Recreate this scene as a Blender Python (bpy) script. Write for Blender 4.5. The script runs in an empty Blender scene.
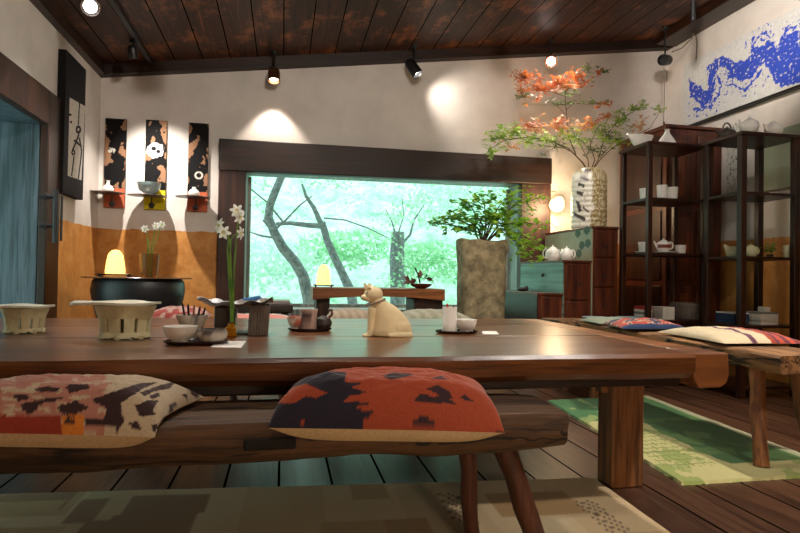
import bpy, math, random
from mathutils import Vector, Matrix, noise
R = math.radians
C = bpy.context.scene.collection
random.seed(7)

# ------------------------------------------------------------------ camera model
FPX, YAW, PIT, ROL, H = 578.07, .19951, .016185, .016557, .8
_c, _s = math.cos(YAW), math.sin(YAW)
FW = Vector((_s*math.cos(PIT), _c*math.cos(PIT), math.sin(PIT)))
_r = Vector((_c, -_s, 0)); _u = _r.cross(FW)
RT = _r*math.cos(ROL)+_u*math.sin(ROL); UP = _u*math.cos(ROL)-_r*math.sin(ROL)
EYE = Vector((0, 0, H))
def ray(px, py): return FW+RT*((px-400)/FPX)-UP*((py-266.5)/FPX)
def onz(px, py, z): d = ray(px, py); return EYE+d*((z-H)/d.z)
def ony(px, py, y): d = ray(px, py); return EYE+d*(y/d.y)
def onx(px, py, x): d = ray(px, py); return EYE+d*(x/d.x)
def pj(p):
    v = p-EYE; w = v.dot(FW); return 400+FPX*v.dot(RT)/w, 266.5-FPX*v.dot(UP)/w
cam = bpy.data.cameras.new('camera'); co = bpy.data.objects.new('camera', cam); C.objects.link(co)
cam.sensor_width = 36; cam.lens = FPX/800*36; cam.clip_start = .02
co.matrix_world = Matrix(((RT.x, UP.x, -FW.x, 0), (RT.y, UP.y, -FW.y, 0), (RT.z, UP.z, -FW.z, H), (0, 0, 0, 1)))
bpy.context.scene.camera = co
vs = bpy.context.scene.view_settings
vs.view_transform = 'Standard'; vs.look = 'None'; vs.gamma = 1; vs.exposure = .85; vs.use_curve_mapping = False

# ------------------------------------------------------------------ colours and materials
def lin(c): c /= 255; return c/12.92 if c <= .04045 else ((c+.055)/1.055)**2.4
def K(r, g, b): return (lin(r), lin(g), lin(b), 1)
def newmat(n):
    m = bpy.data.materials.new(n); m.use_nodes = True
    return m, m.node_tree.nodes, m.node_tree.links, m.node_tree.nodes['Principled BSDF']
def ramp(N, L, src, stops):
    r = N.new('ShaderNodeValToRGB'); e = r.color_ramp.elements
    e[0].position, e[0].color = stops[0]; e[1].position, e[1].color = stops[-1]
    for p, c in stops[1:-1]: x = e.new(p); x.color = c
    L.new(src, r.inputs[0]); return r.outputs[0]
def coords(N, L, scale, loc=(0, 0, 0), rot=(0, 0, 0)):
    t = N.new('ShaderNodeTexCoord'); m = N.new('ShaderNodeMapping')
    m.inputs['Scale'].default_value = scale; m.inputs['Location'].default_value = loc; m.inputs['Rotation'].default_value = rot
    L.new(t.outputs['Object'], m.inputs[0]); return m.outputs[0]
def nz(N, L, vec, s, det=4, ro=.6, dist=0):
    n = N.new('ShaderNodeTexNoise'); n.inputs['Scale'].default_value = s; n.inputs['Detail'].default_value = det
    n.inputs['Roughness'].default_value = ro; n.inputs['Distortion'].default_value = dist
    L.new(vec, n.inputs['Vector']); return n.outputs[0]
def bump(N, L, src, P, st=.3, d=.01):
    b = N.new('ShaderNodeBump'); b.inputs['Strength'].default_value = st; b.inputs['Distance'].default_value = d
    L.new(src, b.inputs['Height']); L.new(b.outputs[0], P.inputs['Normal'])
def mth(N, L, op, a, b=None):
    m = N.new('ShaderNodeMath'); m.operation = op
    for i, x in enumerate((a, b)):
        if x is None: continue
        if isinstance(x, (int, float)): m.inputs[i].default_value = x
        else: L.new(x, m.inputs[i])
    return m.outputs[0]
def mix(N, L, f, a, b, mode='MIX'):
    m = N.new('ShaderNodeMix'); m.data_type = 'RGBA'; m.blend_type = mode
    for i, x in ((0, f), (6, a), (7, b)):
        if isinstance(x, (int, float, tuple)): m.inputs[i].default_value = x
        else: L.new(x, m.inputs[i])
    return m.outputs[2]
def plain(n, c, rough=.5, var=.12, s=8, metal=0, bmp=.1, emit=None, es=0, coat=0, trans=0):
    m, N, L, P = newmat(n)
    v = nz(N, L, coords(N, L, (1, 1, 1)), s, 5)
    d = tuple(x*(1-var*1.6) for x in c[:3])+(1,); e = tuple(min(1, x*(1+var)) for x in c[:3])+(1,)
    L.new(ramp(N, L, v, [(.3, d), (.7, e)]), P.inputs['Base Color'])
    P.inputs['Roughness'].default_value = rough; P.inputs['Metallic'].default_value = metal
    P.inputs['Coat Weight'].default_value = coat; P.inputs['Transmission Weight'].default_value = trans
    if bmp: bump(N, L, v, P, bmp, .01)
    if emit: P.inputs['Emission Color'].default_value = emit; P.inputs['Emission Strength'].default_value = es
    return m
def wood(n, c1, c2, axis=0, g=14, rough=.45, coat=0, knots=0, bmp=.25, c3=None, crack=0):
    m, N, L, P = newmat(n)
    sc = [g, g, g]; sc[axis] = g*.07
    v = nz(N, L, coords(N, L, tuple(sc)), 1.6, 8, .62, .5)
    sb = [2.2]*3; sb[axis] = .6
    w = nz(N, L, coords(N, L, tuple(sb)), 1.2, 3, .5)
    col = ramp(N, L, v, [(.36, c1), (.62, c2)])
    sf = [g*5]*3; sf[axis] = g*.22
    fine = nz(N, L, coords(N, L, tuple(sf)), 1.3, 4, .6, .3)
    col = mix(N, L, 1.0, col, ramp(N, L, fine, [(.34, (.38, .36, .34, 1)), (.5, (.95, .95, .95, 1)), (.72, (1.25, 1.22, 1.18, 1))]), 'MULTIPLY')
    c3 = c3 or tuple(x*.55 for x in c1[:3])+(1,)
    col = mix(N, L, ramp(N, L, w, [(.35, (0, 0, 0, 1)), (.75, (.55, .55, .55, 1))]), col, c3)
    if knots:
        k = N.new('ShaderNodeTexVoronoi'); k.inputs['Scale'].default_value = knots; sk = [1, 1, 1]; sk[axis] = .45
        L.new(coords(N, L, tuple(sk)), k.inputs['Vector'])
        col = mix(N, L, ramp(N, L, k.outputs['Distance'], [(.03, (1, 1, 1, 1)), (.1, (0, 0, 0, 1))]), col, tuple(x*.3 for x in c1[:3])+(1,))
    if crack:
        sk = [crack]*3; sk[axis] = crack*.09
        ck = mth(N, L, 'ABSOLUTE', mth(N, L, 'SUBTRACT', nz(N, L, coords(N, L, tuple(sk), (3, 5, 7)), 1, 3, .55), .5))
        col = mix(N, L, ramp(N, L, ck, [(.006, (1, 1, 1, 1)), (.02, (0, 0, 0, 1))]), col, (.006, .004, .003, 1))
    L.new(col, P.inputs['Base Color'])
    P.inputs['Roughness'].default_value = rough; P.inputs['Coat Weight'].default_value = coat; P.inputs['Coat Roughness'].default_value = .25
    bump(N, L, fine, P, bmp, .006); return m
def planks(n, c1, c2, w, off, rough, light=None, gap=.02, bmp=.2, hi=0, spec=.5):
    """boards running along y, w wide in x"""
    m, N, L, P = newmat(n)
    t = N.new('ShaderNodeTexCoord'); s = N.new('ShaderNodeSeparateXYZ'); L.new(t.outputs['Object'], s.inputs[0])
    u = mth(N, L, 'DIVIDE', mth(N, L, 'ADD', s.outputs[0], off), w)
    fr = mth(N, L, 'FRACT', u); idx = mth(N, L, 'FLOOR', u)
    wn = N.new('ShaderNodeTexWhiteNoise'); wn.noise_dimensions = '1D'; L.new(idx, wn.inputs['W'])
    cb = N.new('ShaderNodeCombineXYZ')
    L.new(mth(N, L, 'MULTIPLY', s.outputs[0], 30), cb.inputs[0])
    L.new(mth(N, L, 'ADD', mth(N, L, 'MULTIPLY', s.outputs[1], 1.7), mth(N, L, 'MULTIPLY', idx, 13.7)), cb.inputs[1])
    v = nz(N, L, cb.outputs[0], 1.0, 7, .65, 1.2)
    col = ramp(N, L, v, [(.32, c1), (.62, c2)] if not light else [(.3, c1), (.6, c2), (.78, light)])
    col = mix(N, L, mth(N, L, 'MULTIPLY', wn.outputs[0], .45), col, tuple(x*.35 for x in c1[:3])+(1,))
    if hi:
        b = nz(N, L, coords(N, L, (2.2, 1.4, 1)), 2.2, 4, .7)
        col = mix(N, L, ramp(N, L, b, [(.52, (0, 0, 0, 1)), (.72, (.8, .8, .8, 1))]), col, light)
    edge = mth(N, L, 'LESS_THAN', mth(N, L, 'ABSOLUTE', mth(N, L, 'SUBTRACT', fr, .5)), .5-gap)
    col = mix(N, L, edge, (.004, .003, .002, 1), col)
    L.new(col, P.inputs['Base Color']); P.inputs['Roughness'].default_value = rough
    L.new(mth(N, L, 'MULTIPLY', edge, spec), P.inputs['Specular IOR Level'])
    bump(N, L, mth(N, L, 'ADD', mth(N, L, 'MULTIPLY', v, .35), edge), P, bmp, .01); return m
def painted(n, rough=.7, s=60, bmp=.25, coat=0, weave=False):
    m, N, L, P = newmat(n)
    a = N.new('ShaderNodeAttribute'); a.attribute_name = 'Col'
    v = nz(N, L, coords(N, L, (1, 1, 1)), s, 4)
    L.new(mix(N, L, 1.0, a.outputs['Color'], ramp(N, L, v, [(.25, (.78, .78, .78, 1)), (.7, (1, 1, 1, 1))]), 'MULTIPLY'), P.inputs['Base Color'])
    P.inputs['Roughness'].default_value = rough; P.inputs['Coat Weight'].default_value = coat
    if weave: P.inputs['Specular IOR Level'].default_value = .15; P.inputs['Sheen Weight'].default_value = .2
    bump(N, L, v, P, bmp, .004); return m
def emis(n, c, s):
    m, N, L, P = newmat(n)
    P.inputs['Base Color'].default_value = c; P.inputs['Emission Color'].default_value = c; P.inputs['Emission Strength'].default_value = s
    return m

# ------------------------------------------------------------------ mesh builder
def worldloc(o):
    v = Vector((0, 0, 0))
    while o: v += o.location; o = o.parent
    return v
class MB:
    def __init__(s): s.v = []; s.f = []
    def add(s, vs, fs):
        b = len(s.v); s.v += [Vector(v) for v in vs]; s.f += [tuple(i+b for i in f) for f in fs]; return s
    def box(s, x0, x1, y0, y1, z0, z1):
        return s.hexa([(x0, y0, z0), (x1, y0, z0), (x1, y1, z0), (x0, y1, z0), (x0, y0, z1), (x1, y0, z1), (x1, y1, z1), (x0, y1, z1)])
    def hexa(s, p): return s.add(p, [(3, 2, 1, 0), (4, 5, 6, 7), (0, 1, 5, 4), (1, 2, 6, 5), (2, 3, 7, 6), (3, 0, 4, 7)])
    def slab(s, poly, z0, z1):
        n = len(poly)
        return s.add([(x, y, z0) for x, y in poly]+[(x, y, z1) for x, y in poly],
                     [tuple(range(n-1, -1, -1)), tuple(range(n, 2*n))]+[(i, (i+1) % n, n+(i+1) % n, n+i) for i in range(n)])
    def tube(s, pts, rad, n=10, sq=1.0):
        pts = [Vector(p) for p in pts]
        if isinstance(rad, (int, float)): rad = [rad]*len(pts)
        vs, prev = [], None
        for i, p in enumerate(pts):
            d = (pts[min(i+1, len(pts)-1)]-pts[max(i-1, 0)]).normalized()
            if prev is None: a = d.orthogonal().normalized()
            else: a = (prev-d*prev.dot(d)).normalized()
            prev = a; b = d.cross(a)
            vs += [p+(a*math.cos(t)+b*math.sin(t)*sq)*rad[i] for t in [2*math.pi*k/n for k in range(n)]]
        fs = [(i*n+k, i*n+(k+1) % n, (i+1)*n+(k+1) % n, (i+1)*n+k) for i in range(len(pts)-1) for k in range(n)]
        fs += [tuple(range(n-1, -1, -1)), tuple(range((len(pts)-1)*n, len(pts)*n))]
        return s.add(vs, fs)
    def lathe(s, c, prof, n=28, ax=None, sx=1, sy=1):
        """prof: (radius, height) from bottom up, around z (or along ax)"""
        c = Vector(c); q = Vector((0, 0, 1)).rotation_difference(Vector(ax).normalized()) if ax else None
        vs = []
        for r, h in prof:
            for k in range(n):
                t = 2*math.pi*k/n; v = Vector((max(r, 1e-4)*math.cos(t)*sx, max(r, 1e-4)*math.sin(t)*sy, h))
                if q: v = q @ v
                vs.append(c+v)
        fs = [(i*n+k, i*n+(k+1) % n, (i+1)*n+(k+1) % n, (i+1)*n+k) for i in range(len(prof)-1) for k in range(n)]
        fs += [tuple(range(n-1, -1, -1)), tuple(range((len(prof)-1)*n, len(prof)*n))]
        return s.add(vs, fs)
    def ell(s, c, rx, ry, rz, n=16, m=10):
        return s.lathe((0, 0, 0), [(math.sin(math.pi*i/m), -math.cos(math.pi*i/m)) for i in range(m+1)], n).tail_xf(n*(m+1), lambda v: Vector((c[0]+v.x*rx, c[1]+v.y*ry, c[2]+v.z*rz)))
    def tail_xf(s, k, fn):
        for i in range(len(s.v)-k, len(s.v)): s.v[i] = fn(s.v[i])
        return s
    def grid(s, fn, nu, nv):
        vs = [fn(i/nu, j/nv) for j in range(nv+1) for i in range(nu+1)]
        return s.add(vs, [(j*(nu+1)+i, j*(nu+1)+i+1, (j+1)*(nu+1)+i+1, (j+1)*(nu+1)+i) for j in range(nv) for i in range(nu)])
    def build(s, name, mat, parent=None, base=None, bevel=0, smooth=True, paint=None, seg=2, ang=38, sub=0):
        o = worldloc(parent) if parent else (Vector(base) if base else Vector((0, 0, 0)))
        me = bpy.data.meshes.new(name); me.from_pydata([v-o for v in s.v], [], s.f); me.update()
        if paint:
            ca = me.color_attributes.new('Col', 'FLOAT_COLOR', 'POINT')
            for i, v in enumerate(s.v): ca.data[i].color = paint(v)
        if smooth:
            me.polygons.foreach_set('use_smooth', [True]*len(me.polygons)); me.set_sharp_from_angle(angle=R(ang))
        me.materials.append(mat)
        ob = bpy.data.objects.new(name, me); C.objects.link(ob)
        if parent: ob.parent = parent
        else: ob.location = o
        if bevel:
            b = ob.modifiers.new('bevel', 'BEVEL'); b.width = bevel; b.segments = seg; b.limit_method = 'ANGLE'
        if sub:
            b = ob.modifiers.new('sub', 'SUBSURF'); b.levels = sub; b.render_levels = sub
        return ob
def thing(name, label, cat, loc, group=None):
    o = bpy.data.objects.new(name, None); C.objects.link(o); o.location = loc; o.empty_display_size = .05
    return tag(o, label, cat, group)
def tag(o, label, cat, group=None, kind=None):
    o['label'] = label; o['category'] = cat
    if group: o['group'] = group
    if kind: o['kind'] = kind
    return o
def struct(name, mb, mat, label=None, **k):
    o = mb.build(name, mat, **k); o['kind'] = 'structure'
    return o
def fbm(x, y, z=0, o=4): return noise.fractal(Vector((x, y, z)), 1.0, 2.0, o)
def inpoly(x, y, P):
    r = False; j = len(P)-1
    for i in range(len(P)):
        if (P[i][1] > y) != (P[j][1] > y) and x < (P[j][0]-P[i][0])*(y-P[i][1])/(P[j][1]-P[i][1])+P[i][0]: r = not r
        j = i
    return r
def sd(x, y, a, b):
    ax, ay = a; bx, by = b; dx, dy = bx-ax, by-ay; l = dx*dx+dy*dy
    t = max(0, min(1, ((x-ax)*dx+(y-ay)*dy)/l)) if l else 0
    return math.hypot(x-ax-t*dx, y-ay-t*dy)

# ------------------------------------------------------------------ shared materials
M = {}
M['floor'] = planks('floor_boards', K(50, 29, 19), K(104, 70, 50), .2, 0.0, .34, gap=.026, bmp=.35, spec=.45)
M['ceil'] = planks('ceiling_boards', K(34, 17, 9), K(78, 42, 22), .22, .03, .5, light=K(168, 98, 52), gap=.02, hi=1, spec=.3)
M['darkwood'] = wood('dark_beam_wood', K(26, 13, 7), K(58, 30, 15), 0, 10, .55)
M['darkwood_z'] = wood('dark_post_wood', K(38, 18, 9), K(76, 38, 19), 2, 10, .5)
M['darkwood_y'] = wood('dark_beam_wood_deep', K(30, 15, 8), K(60, 32, 17), 1, 10, .4)
M['table'] = wood('table_wood', K(66, 36, 17), K(126, 76, 38), 0, 9, .3, coat=.15, c3=K(64, 36, 18))
M['table_y'] = wood('table_wood_end', K(112, 66, 34), K(150, 94, 50), 0, 5, .4, coat=.1, c3=K(96, 56, 28))
M['leg'] = wood('table_leg_wood', K(104, 64, 34), K(166, 114, 68), 2, 10, .55)
M['bench'] = wood('bench_wood', K(46, 29, 17), K(106, 76, 48), 0, 8, .75, bmp=.9, crack=13)
M['bench_y'] = wood('bench_wood_deep', K(100, 66, 38), K(168, 122, 78), 1, 8, .7, bmp=.6, crack=13)
M['bench_leg'] = wood('bench_leg_wood', K(66, 34, 20), K(118, 66, 40), 2, 10, .6)
M['tower'] = wood('shelf_wood', K(34, 15, 9), K(62, 30, 18), 2, 10, .35)
M['redwood'] = wood('cabinet_wood', K(66, 27, 13), K(108, 50, 25), 2, 9, .4)
M['chest'] = wood('chest_wood', K(78, 34, 15), K(126, 62, 29), 2, 9, .38)
M['orange'] = wood('warm_table_wood', K(120, 66, 30), K(172, 104, 54), 0, 9, .45)
M['cer_w'] = plain('white_glaze', K(238, 236, 230), .25, .04)
M['cer_c'] = plain('cream_stoneware', K(222, 216, 176), .5, .12, 14)
M['cer_dk'] = plain('dark_stoneware', K(58, 50, 46), .4, .25, 20)
M['cer_br'] = plain('brown_stoneware', K(96, 58, 40), .4, .25, 20)
M['celadon'] = plain('celadon_glaze', K(150, 172, 176), .25, .08)
M['blk'] = plain('black_metal', K(22, 21, 22), .38, .15, 20, bmp=.02)
M['iron'] = plain('dark_iron', K(36, 36, 40), .42, .3, 12)
M['tray'] = plain('dark_lacquer', K(44, 22, 16), .25, .2, 10)
M['paper'] = plain('white_paper', K(236, 234, 226), .8, .02)
M['chrome'] = plain('chrome_metal', K(190, 188, 190), .2, .05, metal=1, bmp=0)
M['bronze'] = plain('bronze_metal', K(120, 84, 62), .3, .1, metal=.8, bmp=0)
M['lens'] = emis('lit_lens', K(255, 250, 246), 9)
M['lens_warm'] = emis('lit_lens_warm', K(255, 226, 190), 14)
M['cloth'] = painted('woven_cloth', .9, 160, .3, weave=True)
M['paint'] = painted('painted_panel', .7, 40, .1); M['paint'].node_tree.nodes['Principled BSDF'].inputs['Specular IOR Level'].default_value = .15
M['glazed'] = painted('painted_glaze', .35, 60, .15)
M['rug'] = painted('woven_rug', .95, 200, .6, weave=True)

# ------------------------------------------------------------------ room shell
XL, XR, YB, YF = -1.5, 3.75, 5.14, -1.6
ZS = (3.118-2.398)/(XR-XL)
def zc(x): return 2.398+(x-XL)*ZS          # top of the plaster
UPG = .08                                    # ceiling boards above it
def plaster():
    m, N, L, P = newmat('two_tone_plaster')
    t = N.new('ShaderNodeTexCoord'); s = N.new('ShaderNodeSeparateXYZ'); L.new(t.outputs['Object'], s.inputs[0])
    a = nz(N, L, coords(N, L, (1, 1, 1)), 2.2, 7, .62)
    b = nz(N, L, coords(N, L, (1, 1, 1)), 7, 8, .7)
    up = ramp(N, L, a, [(.3, K(202, 194, 186)), (.7, K(226, 219, 211))])
    lo = ramp(N, L, b, [(.28, K(150, 92, 36)), (.5, K(196, 132, 60)), (.75, K(224, 176, 108))])
    lo = mix(N, L, ramp(N, L, a, [(.4, (0, 0, 0, 1)), (.7, (.6, .6, .6, 1))]), lo, K(196, 142, 76))
    z = mth(N, L, 'ADD', s.outputs[2], mth(N, L, 'MULTIPLY', b, .05))
    L.new(mix(N, L, mth(N, L, 'GREATER_THAN', z, 1.172), lo, up), P.inputs['Base Color'])
    P.inputs['Roughness'].default_value = .62
    bump(N, L, b, P, .35, .012); return m
PL = plaster()
WX0, WX1, WZ0, WZ1 = -.325, 2.117, .5, 1.672     # clear window opening
th = .22
struct('floor', MB().box(XL-.86, XR+.2, YF-.2, YB+.2, -.1, 0), M['floor'], smooth=False)
# ceiling sheet
m = MB(); z0, z1 = zc(XL-.3)+UPG, zc(XR+.3)+UPG
m.hexa([(XL-.3, YF-.2, z0), (XR+.3, YF-.2, z1), (XR+.3, YB+.3, z1), (XL-.3, YB+.3, z0), (XL-.3, YF-.2, z0+.1), (XR+.3, YF-.2, z1+.1), (XR+.3, YB+.3, z1+.1), (XL-.3, YB+.3, z0+.1)])
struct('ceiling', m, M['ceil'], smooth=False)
m = MB()
def wallbox(m, x0, x1, z0, y0=YB, y1=YB+th, ztop=None):
    a, b = (zc(x0)+UPG+.02, zc(x1)+UPG+.02) if ztop is None else (ztop, ztop)
    m.hexa([(x0, y0, z0), (x1, y0, z0), (x1, y1, z0), (x0, y1, z0), (x0, y0, a), (x1, y0, b), (x1, y1, b), (x0, y1, a)])
wallbox(m, XL-.86, WX0-.12, 0); wallbox(m, WX1+.12, XR+.2, 0)
wallbox(m, WX0-.12, WX1+.12, WZ1+.1); wallbox(m, WX0-.12, WX1+.12, 0, ztop=WZ0-.02)
struct('wall_back', m, PL, smooth=False)
struct('wall_front', MB().box(XL-.3, XR+.2, YF-.2, YF, 0, 3.3), PL, smooth=False)
struct('wall_right', MB().box(XR, XR+.2, YF, YB, 0, zc(XR)+UPG), PL, smooth=False)
# left wall with a deep doorway
DY1 = 4.02; DZ = 1.723; DY0 = 2.3; XO = -2.35
m = MB()
m.box(XO, XL, DY1+.05, YB, 0, zc(XL)+UPG).box(XO, XL, YF, DY0-.05, 0, zc(XL)+UPG).box(XO, XL, DY0-.05, DY1+.05, DZ+.03, zc(XL)+UPG)
struct('wall_left', m, PL, smooth=False)
d = bpy.data.objects.new('door_1', None); C.objects.link(d); d.location = (XL, 3.1, 0); d['kind'] = 'structure'
m = MB().box(XL-.02, XL+.03, DY1, 4.237, 0, 1.94).box(XL-.02, XL+.03, DY0-.2, DY1-.001, 1.722, 1.94).box(XL-.02, XL+.03, DY0-.2, DY0, 0, 1.721)
m.build('door_frame', wood('door_frame_wood', K(34, 18, 9), K(68, 36, 20), 2, 9, .45), d, bevel=.006)
gm = wood('door_board_wood', K(60, 76, 84), K(98, 114, 128), 2, 9, .55, knots=2.6, c3=K(58, 82, 96))  # pale boards with a cool daylight tint put into their colour
m = MB()
for i in range(3): m.box(XO+i*.277, XO+(i+1)*.277-.004, DY1, DY1+.04, 0, DZ)
m.build('side_boards', gm, d, bevel=.003)
MB().box(XO, XL-.021, DY0, DY1, DZ, DZ+.025).build('soffit_board', gm, d)
MB().box(XO, XL-.021, DY0-.04, DY0, 0, DZ).build('side_boards', gm, d)
m = MB().box(XO, XO+.04, DY0, DY0+.05, 0, DZ).box(XO, XO+.04, DY1-.05, DY1, 0, DZ).box(XO, XO+.04, 3.13, 3.19, 0, DZ).box(XO, XO+.04, DY0, DY1, 0, .08)
m.build('glass_door_frame', M['darkwood_z'], d)
gp_ = bpy.data.lights.new('door_portal', 'AREA'); gp_.shape = 'RECTANGLE'; gp_.size = 1.7; gp_.size_y = 1.75
go_ = bpy.data.objects.new('door_portal', gp_); C.objects.link(go_); go_.location = (XO-.03, 3.16, .87); go_.rotation_euler = (0, R(-90), 0); gp_.cycles.is_portal = True
h = MB().tube([onx(56, 190, XL+.09), onx(55, 243, XL+.09)], .016, 12).tube([onx(62, 196, XL+.07), onx(61, 241, XL+.07)], .008, 8)
hp = h.build('door_handle', M['iron'], d)
m = MB()
for py in (197, 226):
    p = onx(56, py, XL+.09); m.tube([p, (XL+.0, p.y-.01, p.z)], .014, 10).lathe((XL+.03, p.y-.01, p.z), [(.026, 0), (.026, .01)], 16, ax=(1, 0, 0))
m.build('handle_mount', M['iron'], d)

# dark beams
def sloped_beam(x0, x1, y0, y1, dz0, dz1):
    return MB().hexa([(x0, y0, zc(x0)+dz0), (x1, y0, zc(x1)+dz0), (x1, y1, zc(x1)+dz0), (x0, y1, zc(x0)+dz0), (x0, y0, zc(x0)+dz1), (x1, y0, zc(x1)+dz1), (x1, y1, zc(x1)+dz1), (x0, y1, zc(x0)+dz1)])
struct('trim_1', sloped_beam(XL, XR, YB-.09, YB, -.008, UPG), M['darkwood'], smooth=False)
struct('trim_2', sloped_beam(XL, XL+.05, YF, YB-.09, -.008, UPG), M['darkwood_y'], smooth=False)
struct('trim_3', MB().box(XR-.22, XR, YF, YB-.12, 3.1, zc(XR)+UPG), M['darkwood_y'], bevel=.01)

# window: heavy timber surround, reveal, glass
w = bpy.data.objects.new('window_1', None); C.objects.link(w); w.location = ((WX0+WX1)/2, YB, WZ0); w['kind'] = 'structure'
hd = MB().hexa([(-.55, YB-.07, 1.665), (2.481, YB-.07, 1.69), (2.481, YB+.02, 1.69), (-.55, YB+.02, 1.665), (-.55, YB-.07, 1.937), (2.481, YB-.07, 1.939), (2.481, YB+.02, 1.939), (-.55, YB+.02, 1.937)])
hd.build('window_header', M['darkwood'], w, bevel=.008)
hd = MB().box(-.55, WX0, YB-.055, YB+.02, 0, 1.675); hd.build('window_post', M['darkwood_z'], w, bevel=.006)
hd = MB().box(WX1+.061, 2.481, YB-.055, YB+.02, 0, 1.69); hd.build('window_post', M['darkwood_z'], w, bevel=.006)
rv = wood('window_reveal_wood', K(120, 128, 122), K(170, 176, 168), 2, 10, .5)
dz = .26
hd = MB().hexa([(WX0-.06, YB-.05, WZ1+.01), (WX1+.1, YB-.05, WZ1+.02), (WX1+.1, YB+dz, WZ1+.02), (WX0-.06, YB+dz, WZ1+.01), (WX0-.06, YB-.05, WZ1+.12), (WX1+.1, YB-.05, WZ1+.12), (WX1+.1, YB+dz, WZ1+.12), (WX0-.06, YB+dz, WZ1+.12)])
hd.box(WX0-.08, WX0, YB, YB+dz, WZ0, WZ1+.02).box(WX1+.06, WX1+.13, YB+.021, YB+dz, 0, WZ1+.03)
hd.build('window_reveal', rv, w)
MB().box(WX0-.1, WX1+.14, YB-.1, YB+dz, WZ0-.06, WZ0).build('window_sill', rv, w, bevel=.006)
fr = MB().box(WX0, WX0+.03, YB+dz-.04, YB+dz, WZ0, WZ1).box(WX1+.03, WX1+.06, YB+dz-.04, YB+dz, WZ0, WZ1).box(WX0, WX1+.06, YB+dz-.04, YB+dz, WZ0, WZ0+.03)
fr.build('window_frame', rv, w)
gmat, N, L, P = newmat('window_glass')
P.inputs['Base Color'].default_value = (.9, 1, .96, 1); P.inputs['Roughness'].default_value = 0; P.inputs['Transmission Weight'].default_value = 1; P.inputs['IOR'].default_value = 1.02
MB().box(WX0, WX1+.06, YB+dz-.03, YB+dz-.022, WZ0, WZ1+.02).build('window_pane', gmat, w, smooth=False)

# ------------------------------------------------------------------ outside
wd = bpy.data.worlds.new('world'); bpy.context.scene.world = wd; wd.use_nodes = True
bg = wd.node_tree.nodes['Background']; bg.inputs[0].default_value = (.66, 1.0, .9, 1); bg.inputs[1].default_value = 1.4
pl = bpy.data.lights.new('window_portal', 'AREA'); pl.shape = 'RECTANGLE'; pl.size = 2.6; pl.size_y = 1.35
po = bpy.data.objects.new('window_portal', pl); C.objects.link(po); po.location = (.9, YB+.3, 1.08); po.rotation_euler = (R(-90), 0, 0)
pl.cycles.is_portal = True
hm, N, L, P = newmat('mossy_bank')
a = nz(N, L, coords(N, L, (1, 1, 1)), 1.3, 8, .75)
b = nz(N, L, coords(N, L, (1, 1, 1)), 7, 6, .75)
col = ramp(N, L, a, [(.3, K(140, 206, 160)), (.44, K(206, 236, 210)), (.55, K(240, 228, 244)), (.66, K(196, 232, 200)), (.78, K(156, 214, 170))])
L.new(mix(N, L, ramp(N, L, b, [(.5, (0, 0, 0, 1)), (.66, (.55, .55, .55, 1))]), col, K(116, 172, 144)), P.inputs['Base Color'])
P.inputs['Roughness'].default_value = 1; P.inputs['Specular IOR Level'].default_value = 0
bump(N, L, b, P, .8, .1)
def bank(u, v):
    x = -7+u*20; y = 6+v*9; z = -.3+max(0, v-.12)*4.6
    return Vector((x, y+.3*fbm(x*.5, v*4), z+.35*fbm(x*.4, y*.4, 3)))
struct('ground', MB().grid(bank, 60, 40), hm)
leafm = {}
def leafmat(n, c1, c2, tr=.35):
    m, N, L, P = newmat(n)
    v = nz(N, L, coords(N, L, (1, 1, 1)), 9, 3)
    cc = ramp(N, L, v, [(.35, c1), (.65, c2)])
    L.new(cc, P.inputs['Base Color']); P.inputs['Roughness'].default_value = .55
    t = N.new('ShaderNodeBsdfTranslucent'); L.new(cc, t.inputs[0])
    s = N.new('ShaderNodeMixShader'); s.inputs[0].default_value = tr
    L.new(P.outputs[0], s.inputs[1]); L.new(t.outputs[0], s.inputs[2]); L.new(s.outputs[0], N['Material Output'].inputs[0])
    return m
LF_OUT = leafmat('outdoor_leaves', K(150, 206, 160), K(206, 234, 200), .5)
LF_OUT2 = leafmat('outdoor_pale_leaves', K(190, 228, 204), K(230, 234, 232), .5)
BARK = plain('grey_bark', K(128, 128, 132), .9, .35, 25, bmp=.6)
def leaf(mb, c, n, d, s, wdt=.5):
    """pointed leaf, folded on its rib"""
    n = n.normalized(); d = (d-n*d.dot(n)).normalized(); t = n.cross(d)
    mb.add([c, c+d*s*.45+t*s*wdt*.5+n*s*.08, c+d*s, c+d*s*.45-t*s*wdt*.5+n*s*.08], [(0, 1, 2), (0, 2, 3)])
def rv3(rg): return Vector((rg.gauss(0, 1), rg.gauss(0, 1), rg.gauss(0, 1))).normalized()
def cloud(mb, c, r, n, s, rg):
    for _ in range(n):
        v = rv3(rg)*rg.random()**.4; leaf(mb, Vector(c)+Vector((v.x*r[0], v.y*r[1], v.z*r[2])), rv3(rg)+Vector((0, 0, .6)), rv3(rg), s*rg.uniform(.7, 1.3), .6)
def pts(Y, L): return [ony(a, b, Y+(c[0] if c else 0)) for a, b, *c in L]
Y1 = 6.4
t = thing('tree', 'leaning grey tree trunk left of the window view, bending back to the right', 'tree', (.1, Y1, 0))
b0 = ony(312, 330, Y1); b0.z = -.1
MB().tube([b0]+pts(Y1, [(309, 300), (303, 276), (295, 262), (283, 248), (274, 232), (268, 216)]), [.075, .07, .062, .058, .055, .05, .045], 12).build('trunk', BARK, t)
MB().tube(pts(Y1, [(270, 224), (264, 219)]), [.045, .028], 8).tube(pts(Y1, [(268, 220), (270, 205), (275, 192), (280, 180), (286, 168), (294, 150)]), [.046, .044, .042, .04, .036, .03], 10).build('upper_trunk', BARK, t)
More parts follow.
